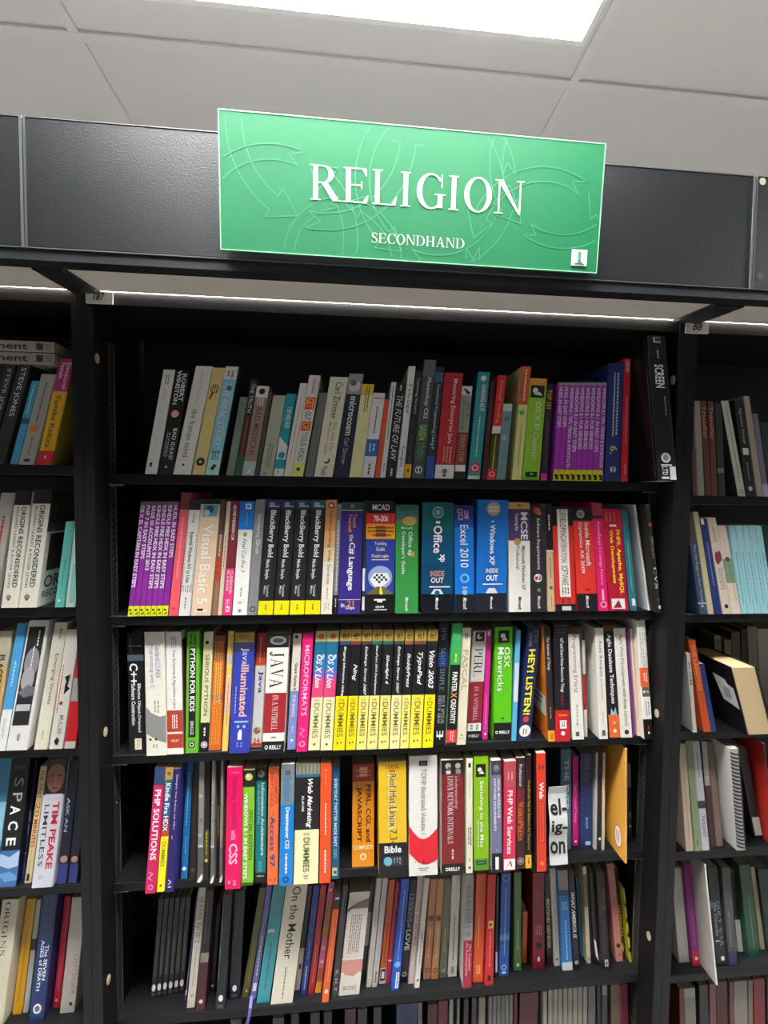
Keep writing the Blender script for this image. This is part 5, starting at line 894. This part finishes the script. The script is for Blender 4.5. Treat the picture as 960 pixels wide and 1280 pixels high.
# ------------------------------------------------------------------ the books
R_, L_ = 'R', 'L'
sides = {"cream 'Origins' paperback showing its front cover": ('R', [('*q','.0','.36','0','1','#4a4c46'), ('RICHARD','.03','.15','k','.9','.5','h'), ('LEAKEY','.17','.29','k','.8','.45','hb'), ('& ROGER LEWIN','.31','.35','#6c7c50','.8','.5','h'), ('*q','.38','.7','.08','.92','#2a2628'), ('ORIGINS','.74','.85','#2c5c50','.86','.5','hb'), ('RECONSIDERED','.87','.93','#2c5c50','.88','.5','hb')]),
  'ochre yellow folder with oval sticker on its face': ('L', [('*e','.84','.84','.085','.16','#c05a3c'), ('*e','.84','.84','.072','.14','#e8e0d4'), ('*e','.84','.84','.05','.09','#c8b8a8')]),
  'slim black paperback showing an orange cover': ('L', [('*q','.0','.45','0','1','#d88030'), ('*q','.62','.8','.3','.95','#c8c8c4'), ('*q','.65','.67','.4','.85','G'), ('*q','.7','.72','.4','.8','G')]),
  'tall black slipcase leaning against the right post': ('L', [('*q','.02','.97','.93','.94','#3c3e40')])}
L2 = L2.replace("23 46 43 612 758|#dcd8c8|cream 'Origins' paperback with dark jacket top", "23 46 43 612 758|#dcd8c8|cream 'Origins' paperback showing its front cover").replace("1 22 19 614 758|#dcd8c8|cream 'Origins' paperback with dark jacket top", "1 22 19 614 758|#dcd8c8|cream 'Origins' paperback left of its twin with visible cover")
names = ['top shelf', 'second shelf', 'third shelf', 'fourth shelf', 'fifth shelf', 'bottom row']
LIM = xpr0
for txt, k, yd, uy, lo, hi in ((M1, 0, .036, 0, 0, 0), (M2, 1, .036, 0, 0, 0), (M3, 2, .03, 1, .022, .05), (M4, 3, .03, 1, .006, .12), (M5, 4, .04, 1, .036, .12)):
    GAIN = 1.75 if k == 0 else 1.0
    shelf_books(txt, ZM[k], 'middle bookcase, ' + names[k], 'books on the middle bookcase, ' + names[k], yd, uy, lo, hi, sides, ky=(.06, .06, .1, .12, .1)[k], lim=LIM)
GAIN = 1.0
z6 = ZM[4] - (ZM[0]-ZM[4])/4
shelf_books(M6, z6, 'middle bookcase, bottom row', 'books on the middle bookcase, bottom row', .055, 0, 0, 0, lim=xpr0)
LIM = xpl0
for txt, k, yd, uy, lo, hi in ((L1, 0, .034, 0, 0, 0), (L2, 1, .034, 0, 0, 0), (L3, 2, .034, 0, .02, .06), (L4, 3, .034, 1, .02, .08), (L5, 4, .034, 1, .036, .08)):
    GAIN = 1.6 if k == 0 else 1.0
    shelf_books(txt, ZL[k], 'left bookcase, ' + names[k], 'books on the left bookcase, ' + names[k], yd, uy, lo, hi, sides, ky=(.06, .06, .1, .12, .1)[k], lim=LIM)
LIM = None
for txt, k, yd, uy, lo, hi in ((R1, 0, .036, 0, 0, 0), (R2, 1, .036, 0, 0, 0), (R3, 2, .036, 0, .02, .06), (R4, 3, .036, 1, .02, .08), (R5, 4, .036, 1, .01, .09)):
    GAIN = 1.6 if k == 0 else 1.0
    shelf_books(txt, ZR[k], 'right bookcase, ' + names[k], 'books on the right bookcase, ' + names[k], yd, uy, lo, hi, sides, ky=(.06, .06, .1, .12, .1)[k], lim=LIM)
GAIN = 1.0
z6r = ZR[4] - (ZR[0]-ZR[4])/4
shelf_books(R6, z6r, 'right bookcase, bottom row', 'books on the right bookcase, bottom row', .055, 0, 0, 0)
# two books lying flat on the left bookcase's top shelf row
for n_, (y0, y1, nm) in enumerate(((456, 441.5, 'lower of the two grey-white books lying flat, left bookcase'), (441, 427, 'upper of the two grey-white books lying flat, left bookcase'))):
    a = at(68, y0, .036); z0 = a.z; th = at(68, y1, .036).z - z0 - .0008
    r = make_book(0, 0, 0, th, .24, 0, .14, '#8c867a', [(0, 1, '#a8a296')], [('Measurement', '.15', '.81', '#3a3630', '.62', '.5', 'b'), ('*q', '.87', '.92', '.2', '.8', '#3a3834'), ('*l', '.935', '.985', '.2', '.8', '3', 'G')], hard=False)
    r.rotation_euler = (0, -math.pi/2, 0); r.location = (a.x, .036, z0+.0004); tag(r, nm, 'book', 'books lying flat on the left bookcase')
# right bookcase, third shelf: big black book with its leaves facing out, and the row standing behind it
zs = ZR[2]; Yb = .012; pa = at(935, 925, Yb); pb_ = at(967, 925, Yb); pt = at(913, 834, Yb)
h_ = pt.z - zs; r = make_book(pa.x, Yb, zs+.0002, pb_.x-pa.x, h_, (pt.x-pa.x)/h_, .12, '#141417', [], [], hard=True, pages='#d9bf92', forward=True,
   sides=[('L', [('*p', '.55,.22,.8,.24,.84,.3,.95,.33,.97,.62,.66,.58', '#d0d0cc'), ('*q', '.36', '.52', '.72', '.86', '#9c9c9c')])])
tag(r, 'thick black hardback with its cream leaves facing out, right bookcase third shelf', 'book', 'books on the right bookcase, third shelf')
shelf_books("""
897 905 893 795 -|#7c8058|olive white book standing behind the black hardback|.0-.05:#a8ac80|*l~.02~.3~.2~.8~2~k
906 915 906 800 -|#8c7c68|pale book with red spot behind the black hardback||*c~.03~.4~.2~#a02c34
916 927 914 790 -|#5c4434|brown book standing behind the black hardback||
928 936 926 786 -|#1f1c1c|dark book standing behind the black hardback||
938 950 934 783 -|#7c7860|khaki book standing behind the black hardback||
952 966 946 786 -|#a8a690|pale grey-green book at the edge behind black hardback||
""", zs, 'right bookcase', 'second row behind the black hardback', .136, 0)
# right bookcase, fourth shelf: comb bound book, dark book and red book
zs = ZR[3]
shelf_books("""
921 932 912 936 - dep=.1|#c8c6c0|comb-bound booklet with striped plastic spine||
944 955 922 935 - Y=.06|#14161c|black book with white price sticker||*q~.75~.95~.1~.9~#c0bcb0
957 964 943 930 -|#a82820|red paperback at the frame edge|0-.4:#6c1c1c|
""", zs, 'right bookcase, fourth shelf', 'books on the right bookcase, fourth shelf', .036, 0)
for o in [q for q in S.collection.objects if q.get('label', '').startswith('comb-bound')]:
    cv = [c_ for c_ in o.children if c_.name.startswith('cover')][0].data; xs2 = [v.co.x for v in cv.vertices if v.co.z < .001]; Wc = max(xs2); Hc = max(v.co.z for v in cv.vertices); kc = (max(v.co.x for v in cv.vertices if v.co.z > Hc-.001) - Wc)/Hc
    z = .006; cm = mat('#2c2c30', .4, 'comb')
    while z < Hc-.012:
        b = MB(); n = 6; ring_ = []
        for j in range(n+1):
            a_ = math.pi*j/n; ring_.append((Wc/2 - Wc/2*math.cos(a_)*1.02, -.006*math.sin(a_)))
        vs = [(x + kc*z, y_, z+.001 + .004*(1-j/n)) for j, (x, y_) in enumerate(ring_)] + [(x + kc*z, y_, z+.005 + .004*(1-j/n)) for j, (x, y_) in enumerate(ring_)]
        b.add(vs, [(j, j+1, n+2+j, n+1+j) for j in range(n)], cm); b.build('comb_ring', o); z += .0085
# handwritten card standing on the fourth shelf
zs = ZM[3]; Yc = max(.03, onz(696, 1076, zs).y); p = at(684.2, 1070, Yc); q = at(709.3, 984, Yc)
cd = empty('paper_card', (p.x, Yc, zs+.0003), "white paper card with handwritten 'el- ig- on' between the books", 'sign')
W_, H_ = q.x-p.x, q.z-zs; b = MB(); pm = mat('#d6d5d0', .7, 'paper'); n = 10; vs = []
for j in range(n+1):
    t_ = j/n; y_ = -.012*(1-t_)**2 + (.004*math.sin(t_*9) if t_ > .3 else 0)
    vs += [(0, y_, H_*t_), (W_, y_+.001, H_*t_), (0, y_+.0008, H_*t_), (W_, y_+.0018, H_*t_)]
fs = []
for j in range(n): a = 4*j; fs += [(a, a+1, a+5, a+4), (a+2, a+6, a+7, a+3), (a, a+4, a+6, a+2), (a+1, a+3, a+7, a+5)]
fs += [(0, 2, 3, 1), (4*n, 4*n+1, 4*n+3, 4*n+2)]
b.add(vs, fs, pm); b.build('card', cd)
b = MB(); im = mat('#17181c', .6, 'ink')
def yy(z): t_ = z/H_; return -.012*(1-t_)**2 + (.004*math.sin(t_*9) if t_ > .3 else 0) - .0012
for s, u0, u1, v0, v1 in (('el-', .06, .97, .16, .36), ('ig-', .1, .96, .42, .62), ('on', .03, .86, .7, .86)):
    vs, f2, asp = text_mesh(s, True, False); 
    b.add([(W_*(u0+a*(u1-u0)), yy(H_*(1-v1) + c2*H_*(v1-v0)), H_*(1-v1) + c2*H_*(v1-v0)) for a, c2 in vs], f2, im)
b.build('lettering', cd)
# ribbon marker of the lavender paperback
for o in [q for q in S.collection.objects if q.get('label', '').startswith('lavender paperback')]:
    b = MB(); m = mat('#6a6ab4', .5, 'ribbon'); pts = [(.004, -.001, .008), (.005, -.0185, .004), (.003, -.0205, -.012), (-.004, -.020, -.04), (-.010, -.019, -.07)]
    vs = [];
    for (x, y_, z) in pts: vs += [(x-.003, y_, z), (x+.003, y_, z), (x-.003, y_+.0005, z), (x+.003, y_+.0005, z)]
    fs = []
    for j in range(len(pts)-1): a = 4*j; fs += [(a, a+1, a+5, a+4), (a+2, a+6, a+7, a+3), (a, a+4, a+6, a+2), (a+1, a+3, a+7, a+5)]
    b.add(vs, fs, m); b.build('ribbon', o)
